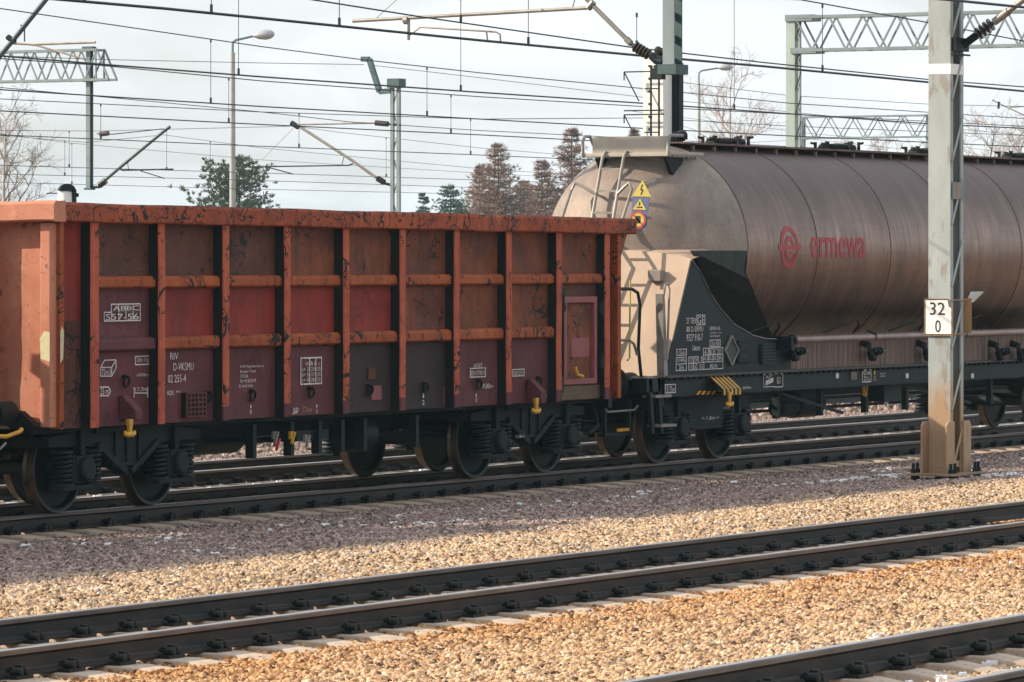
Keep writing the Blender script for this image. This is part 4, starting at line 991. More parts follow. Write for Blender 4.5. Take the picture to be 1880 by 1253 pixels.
# step ladder at the end, tail of brake gear
mb = MB(); a, b = at(1190, 690, YB + .05), at(1212, 690, YB + .05)
for px, q in ((1190, 0), (1206, .0)):
    p = at(px, 690, YB); x = p.x; mb.prism([(x, YB - .01, 1.12), (x + .09, YB - .01, 1.12), (x + .17, YB - .01, .42), (x + .10, YB - .01, .42)], (0, .05, 0))
mb.box(at(1186, 690, YB).x, at(1212, 690, YB).x, YB - .01, YB + .2, .95, 1.12); mb.build('step_frame', M['black'], tk)
for pxa, pxb, py in ((1202, 1231, 728), (1212, 1240, 782)):
    p, q = at(pxa, py, YB - .06), at(pxb, py, YB - .06); mb = MB(); mb.box(p.x, q.x, YB - .08, YB + .12, p.z - .02, p.z + .012); mb.build('step_tread', M['galv'], tk)
mk = MB(); pxtext(mk, '<-1.8m->', 1288, 765, 1320, 772, DA - 1.073); pxtext(mk, '120 kN', 1328, 748, 1339, 752, DA - 1.073); mk.build('white_lettering', M['white'], tk)
bogie(tk, 55.99, 1); bogie(tk, 69.0, 1)
buffers(tk, 54.24, -1)
mb = MB(); mb.box(54.24, 54.5, DA - 1.2, DA + 1.2, .80, 1.10); mb.build('headstock', M['black'], tk)
mb = MB(); mb.lathe([(0, 0), (.02, .2), (.75, .2), (.77, 0)], (60.2, DA - .3, .62), (1, 0, 0), 16); mb.lathe([(0, 0), (.02, .13), (.5, .13), (.52, 0)], (58.9, DA - .7, .60), (1, 0, 0), 16)
mb.tube([(57.5, DA - .8, .72), (66.8, DA - .8, .70)], .025, 6); mb.tube([(57.5, DA + .3, .5), (66.8, DA + .3, .5)], .025, 6)
for x in (58.3, 59.7, 61.2, 62.6, 63.5, 64.6, 65.7): mb.box(x, x + .08, DA - 1.0, DA - .92, .48, .90)
mb.box(61.6, 62.2, DA - 1.1, DA - .8, .62, .88); mb.bar((58.2, DA - 1, .85), (60.4, DA - 1, .50), .04); mb.bar((62.4, DA - 1, .85), (64.9, DA - 1, .52), .04); mb.build('brake_rigging', M['black'], tk, smooth=True)
for px, py, mt, w in ((1589, 715, 'yellow', .05), (1630, 722, 'red_logo', .018), (1636, 722, 'red_logo', .018), (1628, 735, 'signwhite', .025)):
    p = at(px, py, DA - 1.05); mb = MB(); mb.box(p.x - w, p.x + w, p.y, p.y + .03, p.z - .09, p.z + .06); mb.bar((p.x - w, p.y - .01, p.z - .1), (p.x + w, p.y - .01, p.z + .05), .02); mb.build('brake_handle', M[mt], tk)

# ================================================================ masts, gantries, signal, lamps
def laced_post(mb, xa, xb, ya, yb, z0, z1, step, m=0, lace=1, t=.022, fl=.085):
    """two channels joined by zigzag lacing on the faces across the track"""
    mb.box(xa, xa + t, ya, yb, z0, z1, m); mb.box(xb - t, xb, ya, yb, z0, z1, m)
    for y in (ya, yb - t):
        mb.box(xa + t, xa + fl, y, y + t, z0, z1, m); mb.box(xb - fl, xb - t, y, y + t, z0, z1, m)
    n = max(1, int((z1 - z0) / step))
    for i in range(n):
        za = z0 + (z1 - z0) * i / n; zb = z0 + (z1 - z0) * (i + 1) / n; zm = (za + zb) / 2
        for y, p, q in ((ya - .006, xa + .03, xb - .03), (yb + .006, xb - .03, xa + .03)):
            mb.bar((p, y, za), (q, y, zb - (zb - za) * .25), .012, .045, lace, up=(1, 0, 0))
def insulator(mb, p, q, r=.06, m=0, n=6):
    p, q = Vector(p), Vector(q); L = (q - p).length; pr = [(0, .02)]
    for i in range(n):
        a = L * (.12 + .76 * i / n); b = L * .76 / n
        pr += [(a, .028), (a + b * .25, r), (a + b * .55, r), (a + b * .8, .028)]
    mb.lathe(pr + [(L, .02)], p, q - p, 10, m)

# --- catenary mast in front of the tank wagon
c = at(1745, 880, 22.85); xa = c.x; xb = xa + .40; ya, yb = 22.85, 23.14; zg = gz(23)
mast = empty('catenary_mast', (xa + .2, 23, zg), 'tall pale green steel catenary mast with rusty foot, carrying the kilometre sign', 'mast')
mb = MB(); laced_post(mb, xa, xb, ya, yb, zg + .10, 8.3, .70); mb.box(xa + .03, xb - .03, yb - .03, yb - .024, zg + .1, 8.3, 2)  # dark back plate added to keep sun out of the column
mm = NT('rusting_mint_mast'); v = mm.coord((1, 1, .35)); sx = mm.n('ShaderNodeSeparateXYZ'); tcc = mm.n('ShaderNodeTexCoord'); mm.l(tcc.outputs['Object'], sx.inputs[0])
k = mm.mix(mm.ramp(mm.noise(v, 3, 5, .6), [(.35, 0), (.65, 1)]), (.37, .405, .40), (.29, .325, .315))
f = mm.math('ADD', mm.math('MULTIPLY', sx.outputs['Z'], -.55), mm.math('MULTIPLY', mm.noise(v, 2.4, 5, .65), 1.5))
k = mm.mix(mm.ramp(f, [(0, 0), (.25, 1)]), k, (.36, .235, .135)); k = mm.mix(mm.math('MULTIPLY', mm.ramp(mm.noise(v, 7, 5, .7), [(.56, 0), (.64, 1)]), .55), k, (.20, .145, .10))
M['mast'] = mm.done(k, .6)
mb.build('mast_column', [M['mast'], M['mast'], M['darkgreen']], mast, bevel=.004)
mb = MB()
for xg, s in ((xa, -1), (xb, 1)):
    for y in (ya - .03, yb + .005):
        mb.prism([(xg + s * .17, y, zg + .10), (xg - s * .06, y, zg + .10), (xg - s * .06, y, zg + .72), (xg + s * .12, y, zg + .72), (xg + s * .17, y, zg + .67)], (0, .025, 0))
mb.box(xa - .004, xb + .004, ya + .02, yb - .02, zg + .16, zg + .24)
mb.build('foot_gusset', M['mast'], mast, bevel=.004)
mb = MB(); mb.box(xa - .30, xb + .30, ya - .16, yb + .16, zg + .07, zg + .10); mb.build('base_plate', mottled('rusty_plate', (.34, .225, .14), (.22, .14, .09), 5, .7), mast, bevel=.005)
for x in (xa - .22, xb + .22, xb + .12, xa - .1):
    for y in (ya - .10, yb + .1):
        mb = MB(); mb.lathe([(0, 0), (0, .035), (.045, .035), (.045, .02), (.12, .02), (.12, 0)], (x, y, zg + .10), (0, 0, 1), 8); mb.lathe([(-.12, .03), (0, .03)], (x, y, zg + .065), (0, 0, 1), 8); mb.build('anchor_bolt', M['black'], mast)
mb = MB(); mb.box(xa - .3, xb + .3, ya - .22, yb + .22, zg - .5, zg - .01); mb.build('footing', SLEEP, mast, bevel=.02)
z1, z0 = at(1728, 118, 23).z, at(1728, 137, 23).z
mb = MB(); mb.box(xa - .004, xb + .004, ya - .004, yb + .004, z0, z1, 0); mb.build('white_band', M['signwhite'], mast)
z1, z0 = at(1755, 335, 22.85).z, at(1755, 366, 22.85).z
mb = MB(); mb.box(xa + .02, xb - .02, ya - .02, ya - .012, z0, z1); pl = mb.build('number_plate', mottled('grey_plate', (.22, .23, .24), (.17, .18, .19), 5, .6), mast)
mb = MB(); 
for i in range(5): mb.box(xa + .15, xa + .25, ya - .024, ya - .0205, z0 + .02 + .038 * i, z0 + .045 + .038 * i)
mb.build('plate_marks', mottled('faded_orange_marks', (.42, .25, .12), (.35, .2, .1), 20, .7), pl)
# cantilever strut towards the near tracks
z = at(1768, 85, 22.85).z; st = empty('cantilever_arm', (xb - .1, ya, z), 'insulated strut reaching up from the right mast out of the top right corner', 'cantilever arm')
p0 = Vector((xb - .08, ya - .02, z)); dr = Vector((0, -.83, .56)).normalized(); mb = MB()
mb.box(xa + .02, xb + .03, ya - .06, ya - .013, z - .07, z + .09); mb.box(xa, xb + .1, ya - .05, ya - .013, z - .12, z - .10)
mb.tube([p0, p0 + dr * .22], .05, 8); mb.build('hinge', M['black'], st)
mb = MB(); insulator(mb, p0 + dr * .2, p0 + dr * .52, .085, 0, 4); mb.build('insulator', M['insul'], st, smooth=True)
mb = MB(); mb.tube([p0 + dr * .5, p0 + dr * 3.4], .036, 10); mb.lathe([(0, .05), (.22, .05)], p0 + dr * .5, dr, 10); mb.build('strut_tube', M['galv'], st, smooth=True)
# kilometre sign
xs = xa - .03
def py_(px, py, x=xs): return pxplane(px, py, x)
a, b, cc = py_(1698, 615), py_(1748, 615), py_(1698, 550)
w = a.y - b.y; hgt = cc.z - a.z
def SG(u, v): return Vector((xs, a.y - u * w, a.z + v * hgt))
sg = empty('kilometre_sign', SG(.5, 0), 'white kilometre sign reading 32 over 0 on the pale green mast', 'sign')
mb = MB(); mb.prism([SG(0, 0), SG(1, 0), SG(1, .78), SG(.90, .80), SG(.86, 1), SG(0, 1)], (.012, 0, 0)); mb.build('sign_plate', M['signwhite'], sg)
mb = MB(); rim = [SG(0, 0), SG(1, 0), SG(1, .78), SG(.90, .80), SG(.86, 1), SG(0, 1)]
for p, q in zip(rim, rim[1:] + rim[:1]): mb.bar(p + Vector((.004, 0, 0)), q + Vector((.004, 0, 0)), .008, .02)
for v_ in (.02, .98): mb.tube([SG(.9, v_) + Vector((.02, 0, 0)), Vector((xa, ya - .03, SG(0, v_).z)), Vector((xb + .03, ya - .03, SG(0, v_).z))], .008, 6)
mb.build('sign_frame', mottled('rust_rim', (.36, .20, .09), (.26, .15, .08), 9, .7), sg)
mb = MB()
def digit(s_, u0, v0, u1, v1): lettering(mb, s_, SG(u0, v0), (0, -1, 0), (0, 0, 1), (u1 - u0) * w, (v1 - v0) * hgt, .004)
digit('32', .18, .56, .74, .92); digit('0', .38, .07, .58, .42); mb.build('sign_digits', M['signblack'], sg)
xq = xb + .03; mb = MB(); a2 = pxplane(1783, 612, xq); t2 = pxplane(1783, 548, xq); mb.box(xq, xq + .012, a2.y, a2.y + .37, a2.z, t2.z)
tag(mb.build('sign', mottled('rusty_sign_back', (.40, .23, .10), (.30, .18, .09), 4, .7), o=(xq, a2.y + .18, a2.z)), 'rusty back of a second sign on the far side of the mast', 'sign')
# white notice on the tank just right of the mast
q0, q1 = at(1776, 600, DA - 1.25).x, at(1801, 600, DA - 1.25).x
on_barrel([(q0, 0, 1.96), (q0 + .30, 0, 1.96), (q1, 0, 2.14), (q0, 0, 2.14)], [(0, 1, 2, 3)], 'white_notice', M['signwhite'])
on_barrel(*ringpoly(q1 - .06, 2.05, .001, .035, 0, 2 * math.pi, 14), 'red_dot', M['red_logo'], .006)

# --- drop post with cantilever over the train, hung from a gantry above the frame
XG = at(1230, 100, 26.2).x
def truss(mb, x, y0, y1, z0, z1, bay, dep=.5, t=.09, m=0):
    for xx in (x - dep / 2, x + dep / 2):
        for z in (z0, z1): mb.box(xx - t / 2, xx + t / 2, y0, y1, z - t / 2, z + t / 2, m)
        n = max(2, round(abs(y1 - y0) / bay))
        for i in range(n):
            a, b = y0 + (y1 - y0) * i / n, y0 + (y1 - y0) * (i + 1) / n; c_ = (a + b) / 2
            mb.bar((xx, a, z1), (xx, c_, z0), t * .55, None, m); mb.bar((xx, c_, z0), (xx, b, z1), t * .55, None, m)
    n = max(2, round(abs(y1 - y0) / bay / 2))
    for i in range(n + 1):
        y = y0 + (y1 - y0) * i / n
        for z in (z0, z1): mb.bar((x - dep / 2, y, z), (x + dep / 2, y, z), t * .6, None, m)
gt = empty('catenary_gantry', (XG, 30, 8.2), 'grey steel drop post hanging over the gap between the wagons', 'gantry')
mb = MB(); truss(mb, XG, 14, 47, 7.9, 8.7, .9); mb.build('truss_beam', M['postgreen'], gt)
mb = MB(); laced_post(mb, XG - .45, XG - .12, 14, 14.3, -.3, 8.7, .7); laced_post(mb, XG - .2, XG + .12, 46.7, 47, -.6, 8.7, .7); mb.build('gantry_leg', M['postgreen'], gt)
zb = at(1230, 122, 26.2).z; mb = MB(); yy = 26.1
mb.box(XG - .09, XG - .07, yy, yy + .155, zb, 8.0); mb.box(XG + .12, XG + .14, yy, yy + .155, zb, 8.0, 1)
for i in range(12): mb.box(XG - .07, XG + .12, yy + .07, yy + .085, zb + .28 * i, zb + .28 * i + .10, 1)
mb.box(XG - .14, XG + .20, yy - .05, yy + .20, zb - .10, zb + .02, 1); mb.build('drop_post', [M['postgreen'], M['darkgreen']], gt)
def PX_(px, py): return pxplane(px, py, XG)
ca = empty('cantilever_arm', PX_(1210, 110), 'insulated cantilever with a long steady tube over the freight train', 'cantilever arm')
mb = MB(); insulator(mb, PX_(1196, 104), PX_(1160, 82), .07, 0, 5); mb.build('insulator', M['insul'], ca, smooth=True)
mb = MB(); mb.tube([PX_(1196, 104), PX_(1204, 112), PX_(1216, 115)], .045, 8); mb.box(XG - .05, XG + .05, PX_(1216, 0).y - .02, PX_(1200, 0).y, zb - .16, zb - .02); mb.build('hinge', M['black'], ca)
mb = MB(); mb.tube([PX_(1160, 82), PX_(1084, 6), PX_(1050, -30)], .030, 8); mb.tube([PX_(1158, 80), PX_(1150, 72)], .042, 8); mb.tube([PX_(1090, 4), PX_(1080, 16)], .045, 8); mb.build('strut_tube', M['galv'], ca, smooth=True)
mb = MB(); mb.tube([PX_(1078, 15), PX_(648, 39)], .023, 8); mb.tube([PX_(1050, 18), PX_(1055, 0), PX_(1056, -20)], .008, 6); mb.tube([PX_(690, 34), PX_(730, -2)], .006, 6); mb.build('registration_tube', M['galv'], ca, smooth=True)
mb = MB(); mb.tube([PX_(750, 32), PX_(750, 74)], .022, 8); mb.tube([PX_(750, 66), PX_(772, 50), PX_(910, 59), PX_(918, 63), PX_(919, 76)], .012, 8); mb.tube([PX_(893, 58), PX_(895, 75)], .011, 6); mb.lathe([(0, .05), (.06, .05)], PX_(742, 38), PX_(758, 37) - PX_(742, 38), 8); mb.build('steady_arm', M['galv'], ca, smooth=True)

# --- signal seen from behind
ysg = 30.7; p = at(1199, 190, ysg); xs_ = p.x; sgz0 = -.3; ztop_ = at(1199, 108, ysg).z
sig = empty('railway_signal', (xs_, ysg, sgz0), 'tall colour-light signal seen from behind, white back with black ladder', 'signal')
hw = 18 / (F / (xs_ * Cc + ysg * S)) / Cc
mb = MB(); mb.box(xs_, xs_ + .28, ysg - hw, ysg + hw, sgz0 + 1.5, ztop_)
for i in range(9): z = ztop_ - .12 - .18 * i; mb.box(xs_ - .012, xs_, ysg + hw * .2, ysg + hw * .45, z, z + .03, 1)
mb.build('white_back', [M['signwhite'], M['black']], sig)
mb = MB(); ybd = [(ysg + hw * 1.15 - .0), (ysg - hw * 1.9)]
n = 10; arc = [(ysg - hw * .2 + (hw * 1.3) * math.cos(math.pi * i / n), ztop_ - .05 + .22 * math.sin(math.pi * i / n)) for i in range(n + 1)]
mb.prism([(xs_ + .29, y, z) for y, z in arc] + [(xs_ + .29, ysg - hw * 1.5, 3.65), (xs_ + .29, ysg + hw * 1.1, 3.65)], (.03, 0, 0))
mb.box(xs_ + .32, xs_ + .46, ysg - hw * 1.6, ysg + hw * .9, 3.9, ztop_ - .05); mb.build('black_board', M['black'], sig)
mb = MB()
for py in (165, 210, 138): z = at(1240, py, ysg).z; mb.lathe([(0, .07), (.22, .075), (.22, .06)], (xs_ + .45, ysg - hw * .4, z), (1, 0, 0), 12)
mb.build('lamp_hood', M['black'], sig, smooth=True)
mb = MB()
for y in (ysg - hw * .30, ysg - hw * 1.1): mb.bar((xs_ - .16, y, .2), (xs_ - .16, y, ztop_ - .1), .022)
for i in range(20): z = .4 + .31 * i; (mb.bar((xs_ - .16, ysg - hw * 1.1, z), (xs_ - .16, ysg + hw * (.35 if i % 2 else -.3), z), .018) if z < ztop_ else None)
for z in (at(0, 131, ysg).z, at(1180, 131, ysg).z - .02, at(1180, 210, ysg).z): mb.bar((xs_ - .16, ysg + hw * 2.4, at(1180, 131, ysg).z if z > 5 else z), (xs_ - .16, ysg - hw * 1.6, at(1180, 131, ysg).z if z > 5 else z), .018)
for z in (at(1180, 131, ysg).z, at(1180, 210, ysg).z): mb.bar((xs_ - .16, ysg + hw * 2.4, z), (xs_ - .16, ysg + hw * .9, z - .42), .014); mb.bar((xs_ - .16, ysg + hw * 2.4, z), (xs_ - .16, ysg + hw * 2.4, z - .12), .014)
mb.build('ladder', M['black'], sig)
mb = MB(); mb.lathe([(0, .08), (1.9, .08)], (xs_ + .05, ysg, sgz0), (0, 0, 1), 12); mb.build('signal_post', M['postgreen'], sig)
mb = MB(); mb.lathe([(0, .0), (.0, .05), (.09, .06), (.11, 0)], (xs_ + .02, ysg - hw * .7, ztop_ + .1), (-1, 0, .15), 12); mb.bar((xs_ - .02, ysg + hw * .6, ztop_ + .08), (xs_ - .02, ysg - hw * 1.8, ztop_ + .02), .05); mb.bar((xs_ - .04, ysg - hw * .3, ztop_ - .12), (xs_ - .04, ysg - hw * 1.3, ztop_ - .10), .05)
mb.build('top_fitting', M['grime_shade'], sig)

# --- left gantry with its drop post
Zg = 160; pb = atz(165, 348, Zg); xg = pb.x
def PL(px, py): return pxplane(px, py, xg)
lg = empty('catenary_gantry', (xg, pb.y, 8), 'left gantry: lattice beam ending in a long hanging drop post', 'gantry')
zt_, zb_ = PL(185, 92).z, PL(185, 147).z; ye = PL(185, 92).y
mb = MB(); truss(mb, xg, ye, ye + 18, zb_, zt_, .95, .5, .08)
yt = PL(207, 147).y
for xx in (xg - .25, xg + .25): mb.bar((xx, ye, zt_), (xx, yt, zb_), .055); mb.box(xx - .04, xx + .04, yt, ye, zb_ - .04, zb_ + .04); mb.bar((xx, ye + .05, zt_), (xx, ye + .02, zb_), .05)
mb.build('truss_beam', M['postgreen'], lg)
mb = MB(); a, b = PL(161, 348).y, PL(168, 348).y
mb.box(xg - .11, xg - .07, b, a, PL(165, 348).z, zt_ + .1); mb.box(xg + .07, xg + .11, b, a, PL(165, 348).z, zt_ + .1, 1); mb.box(xg - .07, xg + .07, (a + b) / 2 - .02, (a + b) / 2 + .02, PL(165, 348).z, zt_, 1); mb.box(xg - .14, xg + .14, b - .12, a + .12, zb_ - .06, zb_ + .06); mb.box(xg - .14, xg + .14, b - .1, a + .14, zt_ - .02, zt_ + .12, 1); mb.box(xg - .14, xg + .14, b - .06, a + .06, PL(165, 348).z - .02, PL(165, 348).z + .05, 1)
mb.build('drop_post', [M['postgreen'], M['darkgreen']], lg)
mb = MB(); laced_post(mb, xg - .2, xg + .2, ye + 18, ye + 18.3, -.6, zt_, .8); mb.build('gantry_leg', M['postgreen'], lg)
def arm(name, PXf, label, parts):
    o = empty(name, PXf(*parts[0][1][0]), label, 'cantilever arm')
    for nm, pts, r, mt in parts:
        mb = MB()
        if nm == 'insulator': insulator(mb, PXf(*pts[0]), PXf(*pts[1]), r, 0, 5)
        else: mb.tube([PXf(*q) for q in pts], r, 6)
        mb.build(nm, M[mt], o, smooth=True)
    return o
arm('cantilever_arm', PL, 'slanted cantilever rising right from the foot of the left drop post', [('strut_tube', [(192, 332), (220, 308), (300, 242), (312, 233)], .055, 'darkgreen'), ('insulator', [(180, 343), (197, 330)], .11, 'insul'), ('hinge', [(160, 344), (182, 344)], .05, 'black'),
    ('top_stay', [(178, 246), (190, 245), (205, 247), (300, 237)], .018, 'black'), ('stay_insulator', [(184, 247), (199, 245)], .09, 'insul'), ('registration_tube', [(219, 310), (225, 313), (318, 311)], .03, 'black'), ('steady_arm', [(258, 314), (302, 328)], .018, 'black'), ('dropper', [(234, 297), (236, 311)], .012, 'black')])
arm('cantilever_arm', lambda px, py: pxplane(px, py, xg - 55), 'cantilever tube crossing the top left corner of the sky', [('strut_tube', [(-20, 124), (0, 103), (25, 73), (84, 0), (110, -32)], .05, 'darkgreen'), ('registration_tube', [(24, 80), (60, 82), (175, 78)], .028, 'galv'), ('steady_arm', [(52, 82), (68, 84), (155, 109)], .02, 'galv'), ('dropper', [(38, 46), (45, 55), (45, 77)], .014, 'black'), ('clamp', [(14, 68), (27, 78)], .06, 'black')])

# --- middle lattice mast
ZM = 152; pm = atz(726, 390, ZM); xm = pm.x
def PM(px, py): return pxplane(px, py, xm)
mm_ = empty('catenary_mast', (xm, pm.y, -.62), 'slim grey-green lattice mast behind the orange wagon, with a bent top bracket', 'mast')
mb = MB(); a, b = PM(719, 300).y, PM(726, 300).y; zt_ = PM(726, 156).z
yl, yr = PM(720.5, 300).y, PM(732, 300).y
for y in (yl, yr):
    mb.box(xm - .05, xm + .05, y - .055, y + .055, -.62, zt_ + .1)
for i in range(12):
    z = -.5 + .72 * i; s_ = 1 if i % 2 else -1; mb.bar((xm, yl if s_ > 0 else yr, z), (xm, yr if s_ > 0 else yl, z + .72), .035, .03, 0, up=(1, 0, 0))
mb.build('mast_column', [M['postgreen'], M['darkgreen']], mm_)
mb = MB(); q = [PM(664, 109), PM(678, 109), PM(697, 169), PM(718, 167)]
for i, j in zip(q, q[1:]): mb.bar(i, j, .14, .16)
mb.box(xm - .2, xm + .25, PM(738, 0).y, PM(716, 0).y, PM(0, 176).z, PM(0, 160).z); mb.build('top_bracket', M['darkgreen'], mm_)

arm('cantilever_arm', PM, 'triangular cantilever pointing left from the slim middle mast', [('strut_tube', [(690, 326), (648, 296), (552, 234), (538, 228)], .05, 'galv'), ('insulator', [(708, 337), (690, 326)], .10, 'insul'), ('hinge', [(706, 337), (722, 341)], .05, 'black'),
    ('top_tube', [(690, 226), (545, 229)], .035, 'galv'), ('tube_insulator', [(690, 226), (712, 228)], .10, 'insul'), ('tube_hinge', [(710, 228), (735, 230)], .05, 'black'), ('registration_tube', [(648, 301), (640, 304), (447, 307)], .025, 'black'), ('steady_arm', [(490, 307), (538, 320)], .02, 'black'), ('stay_rope', [(538, 236), (480, 294)], .010, 'galv'), ('clamp', [(535, 226), (548, 234)], .09, 'black'), ('dropper', [(632, 286), (628, 302)], .012, 'black')])

# --- right gantry and the smaller one behind it
ZR = 120; pr = atz(1458, 280, ZR); xr = pr.x
def PR(px, py): return pxplane(px, py, xr)
rg = empty('catenary_gantry', (xr, pr.y, -.62), 'big right gantry: pale mast carrying a long lattice beam', 'gantry')
mb = MB(); a, b = PR(1443, 200).y, PR(1459, 200).y; zt_, zb_ = PR(1459, 32).z, PR(1459, 93).z
laced_post(mb, xr, xr + .40, b, a, -.62, zt_ + .05, .62, 0, 1, .03, .10); mb.build('gantry_leg', [M['mint'], M['darkgreen']], rg)
mb = MB(); truss(mb, xr + .2, b - 26, b - .02, zb_, zt_, .92, .44, .075); mb.box(xr - .05, xr + .5, b - .6, b + .1, zb_ - .08, zb_ + .06); mb.box(xr - .05, xr + .5, b - .5, b + .25, zt_ - .1, zt_ + .06); mb.build('truss_beam', M['postgreen'], rg)
mb = MB(); laced_post(mb, xr, xr + .4, b - 26.3, b - 26, -.3, zt_, .62); mb.build('gantry_leg', M['mint'], rg)
ZR2 = 178; p2 = atz(1480, 250, ZR2); x2 = p2.x
def P2(px, py): return pxplane(px, py, x2)
sg2 = empty('catenary_gantry', (x2, p2.y, -.62), 'smaller distant lattice gantry beam low above the tank wagon', 'gantry')
mb = MB(); truss(mb, x2, P2(1703, 210).y, P2(1476, 217).y, P2(1590, 253).z, P2(1590, 214).z, .95, .4, .06); mb.build('truss_beam', M['postgreen'], sg2)
mb = MB(); laced_post(mb, x2 - .15, x2 + .15, P2(1476, 217).y, P2(1476, 217).y + .3, -.62, P2(1476, 215).z, .7); laced_post(mb, x2 - .15, x2 + .15, P2(1703, 210).y - .3, P2(1703, 210).y, -.62, P2(1703, 210).z, .7); mb.build('gantry_leg', M['postgreen'], sg2)
arm('cantilever_arm', lambda px, py: pxplane(px, py, x2 + 20), 'small cantilever of the far tracks right of the pale mast', [('strut_tube', [(1822, 184), (1846, 196), (1885, 214)], .03, 'galv'), ('registration_tube', [(1854, 197), (1895, 195)], .03, 'galv'), ('clamp', [(1834, 187), (1833, 200)], .05, 'black'), ('jumper', [(1840, 160), (1820, 190), (1790, 222), (1775, 230)], .008, 'galv')])

# --- street lamps
def lamp(px, pytop, pybend, pxh, pyh, Z, label, r0, r1):
    b = atz(px, 385, Z); o = empty('lamp_post', (b.x, b.y, -.62), label, 'lamp post')
    m = F / Z; R_ = Vector((S, -Cc, 0)); zt = atz(px, pybend, Z).z
    mb = MB(); mb.lathe([(0, r0), (zt + .62, r1), (zt + .63, 0)], (b.x, b.y, -.62), (0, 0, 1), 14); mb.build('concrete_pole', M['concrete'], o, smooth=True)
    q = [(0, pybend), (0, pytop + 10), (.4, pytop + 3), (6, pytop - 1), (pxh - px, pyh)]
    mb = MB(); mb.tube([Vector((b.x, b.y, atz(px, py, Z).z)) + R_ * (dx / m) for dx, py in q], .05, 8); mb.build('lamp_bracket', M['postgreen'], o, smooth=True)
    h = Vector((b.x, b.y, atz(px, pyh, Z).z)) + R_ * ((pxh - px) / m); k = m / 48
    mb = MB(); mb.lathe([(-.1, .03), (0, .08), (.15, .15), (.4, .20), (.6, .17), (.72, .09), (.76, 0)], h, R_ + Vector((0, 0, .10)), 14); mb.build('lamp_head', M['lampshell'], o, smooth=True)
lamp(427, 75, 97, 468, 66, 182, 'concrete lamp post with a silver head beside the pine tree', .14, .095)
lamp(1283, 131, 152, 1320, 125, 260, 'pale distant lamp post standing beside the bare birch', .14, .09)
# white shunting light peeping over the wagon
p = atz(121, 385, 75); o = empty('shunting_light', (p.x, p.y, -.62), 'small round white light with black hood behind the wagon rim', 'signal')
R_ = Vector((S, -Cc, 0)); m = F / 75
mb = MB(); mb.lathe([(0, .06), (4.05, .06)], (p.x, p.y, -.62), (0, 0, 1), 10); mb.build('post', M['postgreen'], o)
z0, z1 = atz(121, 380, 75).z, atz(121, 353, 75).z
mb = MB(); mb.lathe([(0, .0), (0, .13), (z1 - z0, .13), (z1 - z0 + .03, .10), (z1 - z0 + .03, 0)], (p.x, p.y, z0), (0, 0, 1), 16); mb.build('housing', M['signwhite'], o, smooth=True)
mb = MB(); q = Vector((p.x, p.y, 0)); n = 10; mb.prism([q + R_ * (.13 * math.cos(math.pi * i / n)) + Vector((0, 0, z1 + .02 + .11 * math.sin(math.pi * i / n))) for i in range(n + 1)], Vector((-.1, -.1, 0)), 0)
mb.box(p.x - .02, p.x + .06, p.y - .16, p.y - .09, z0, z1 + .04); mb.bar(q + R_ * .1 + Vector((0, 0, z1 - .04)), q + R_ * .2 + Vector((0, 0, z1 - .05)), .06); mb.bar(q - R_ * .12 + Vector((0, 0, z1 - .02)), q - R_ * .3 + Vector((0, 0, z1 - .02)), .015); mb.build('hood', M['black'], o)

# ================================================================ overhead wires
def curve_pts(px, d, e0=12, e1=25):
    P = [at(a, b, d) for a, b in px]
    P = [P[0] - (P[1] - P[0]).normalized() * e0] + P + [P[-1] + (P[-1] - P[-2]).normalized() * e1]
    return P
def wire_mesh(px, d, r): mb = MB(); mb.tube(curve_pts(px, d), r, 5); return mb
def zat(P, x):
    for a, b in zip(P, P[1:]):
        if a.x <= x <= b.x: return a.z + (b.z - a.z) * (x - a.x) / (b.x - a.x)
    return P[-1].z
def line_(d, contact, mess, r, rm, drops, label, top=None):
    P = curve_pts(contact, d); o = empty('overhead_line', P[len(P) // 2], label, 'overhead line', 'overhead lines of the railway yard')
    wire_mesh(contact, d, r).build('contact_wire', M['wire'], o)
    Pm = None
    if mess: Pm = curve_pts(mess, d); wire_mesh(mess, d, rm).build('messenger_wire', M['wire'], o)
    for px in drops:
        x = at(px, 300, d).x; z0 = zat(P, x); z1 = zat(Pm, x) if Pm else top
        if z1 - z0 < .05: continue
        mb = MB(); mb.tube([(x, d, z0), (x, d, z1)], .0045 + .00003 * d, 5)
        mb.lathe([(0, .0), (0, .012 + .0002 * d), (.10, .012 + .0002 * d), (.10, 0)], (x, d, z0), (0, 0, 1), 6); mb.lathe([(0, 0), (0, .012 + .0001 * d), (.06, .012 + .0001 * d), (.06, 0)], (x, d, z1 - .06), (0, 0, 1), 6); mb.build('dropper', M['wire'], o)
    return o
line_(DA, [(115, 0), (300, 16), (480, 34), (880, 74.5), (1180, 103), (1400, 122), (1710, 152), (1880, 168)], [(574, -92), (880, -38), (1180, -12), (1470, 0), (1710, 43), (1880, 76)], .017, .010, (155, 388, 623, 970, 1510), 'thick contact wire right above the freight train, running across the whole photo', 6.9)
line_(DA + .25, [(574, 0), (770, 31), (1157, 87), (1400, 115), (1710, 147), (1880, 160)], None, .010, 0, (846, 1169), 'wire converging on the thick contact wire towards the right', 5.9)
line_(DB, [(1500, -22), (1740, 0), (1880, 14)], None, .014, 0, (), 'contact wire of the middle track, cutting the top right corner')
line_(37.6, [(0, 103), (180, 118), (480, 141.5), (880, 170), (1180, 190), (1710, 228), (1880, 236)], None, .013, 0, (438, 846, 1348), 'contact line directly below the beam of the left gantry', 8.6)
line_(50.7, [(0, 204), (480, 229), (880, 248), (1180, 264), (1450, 279)], [(0, 108), (180, 120), (480, 149), (880, 178), (1180, 196), (1450, 210)], .012, .011, (420, 828), 'line whose contact wire passes just over the end platform of the tank')
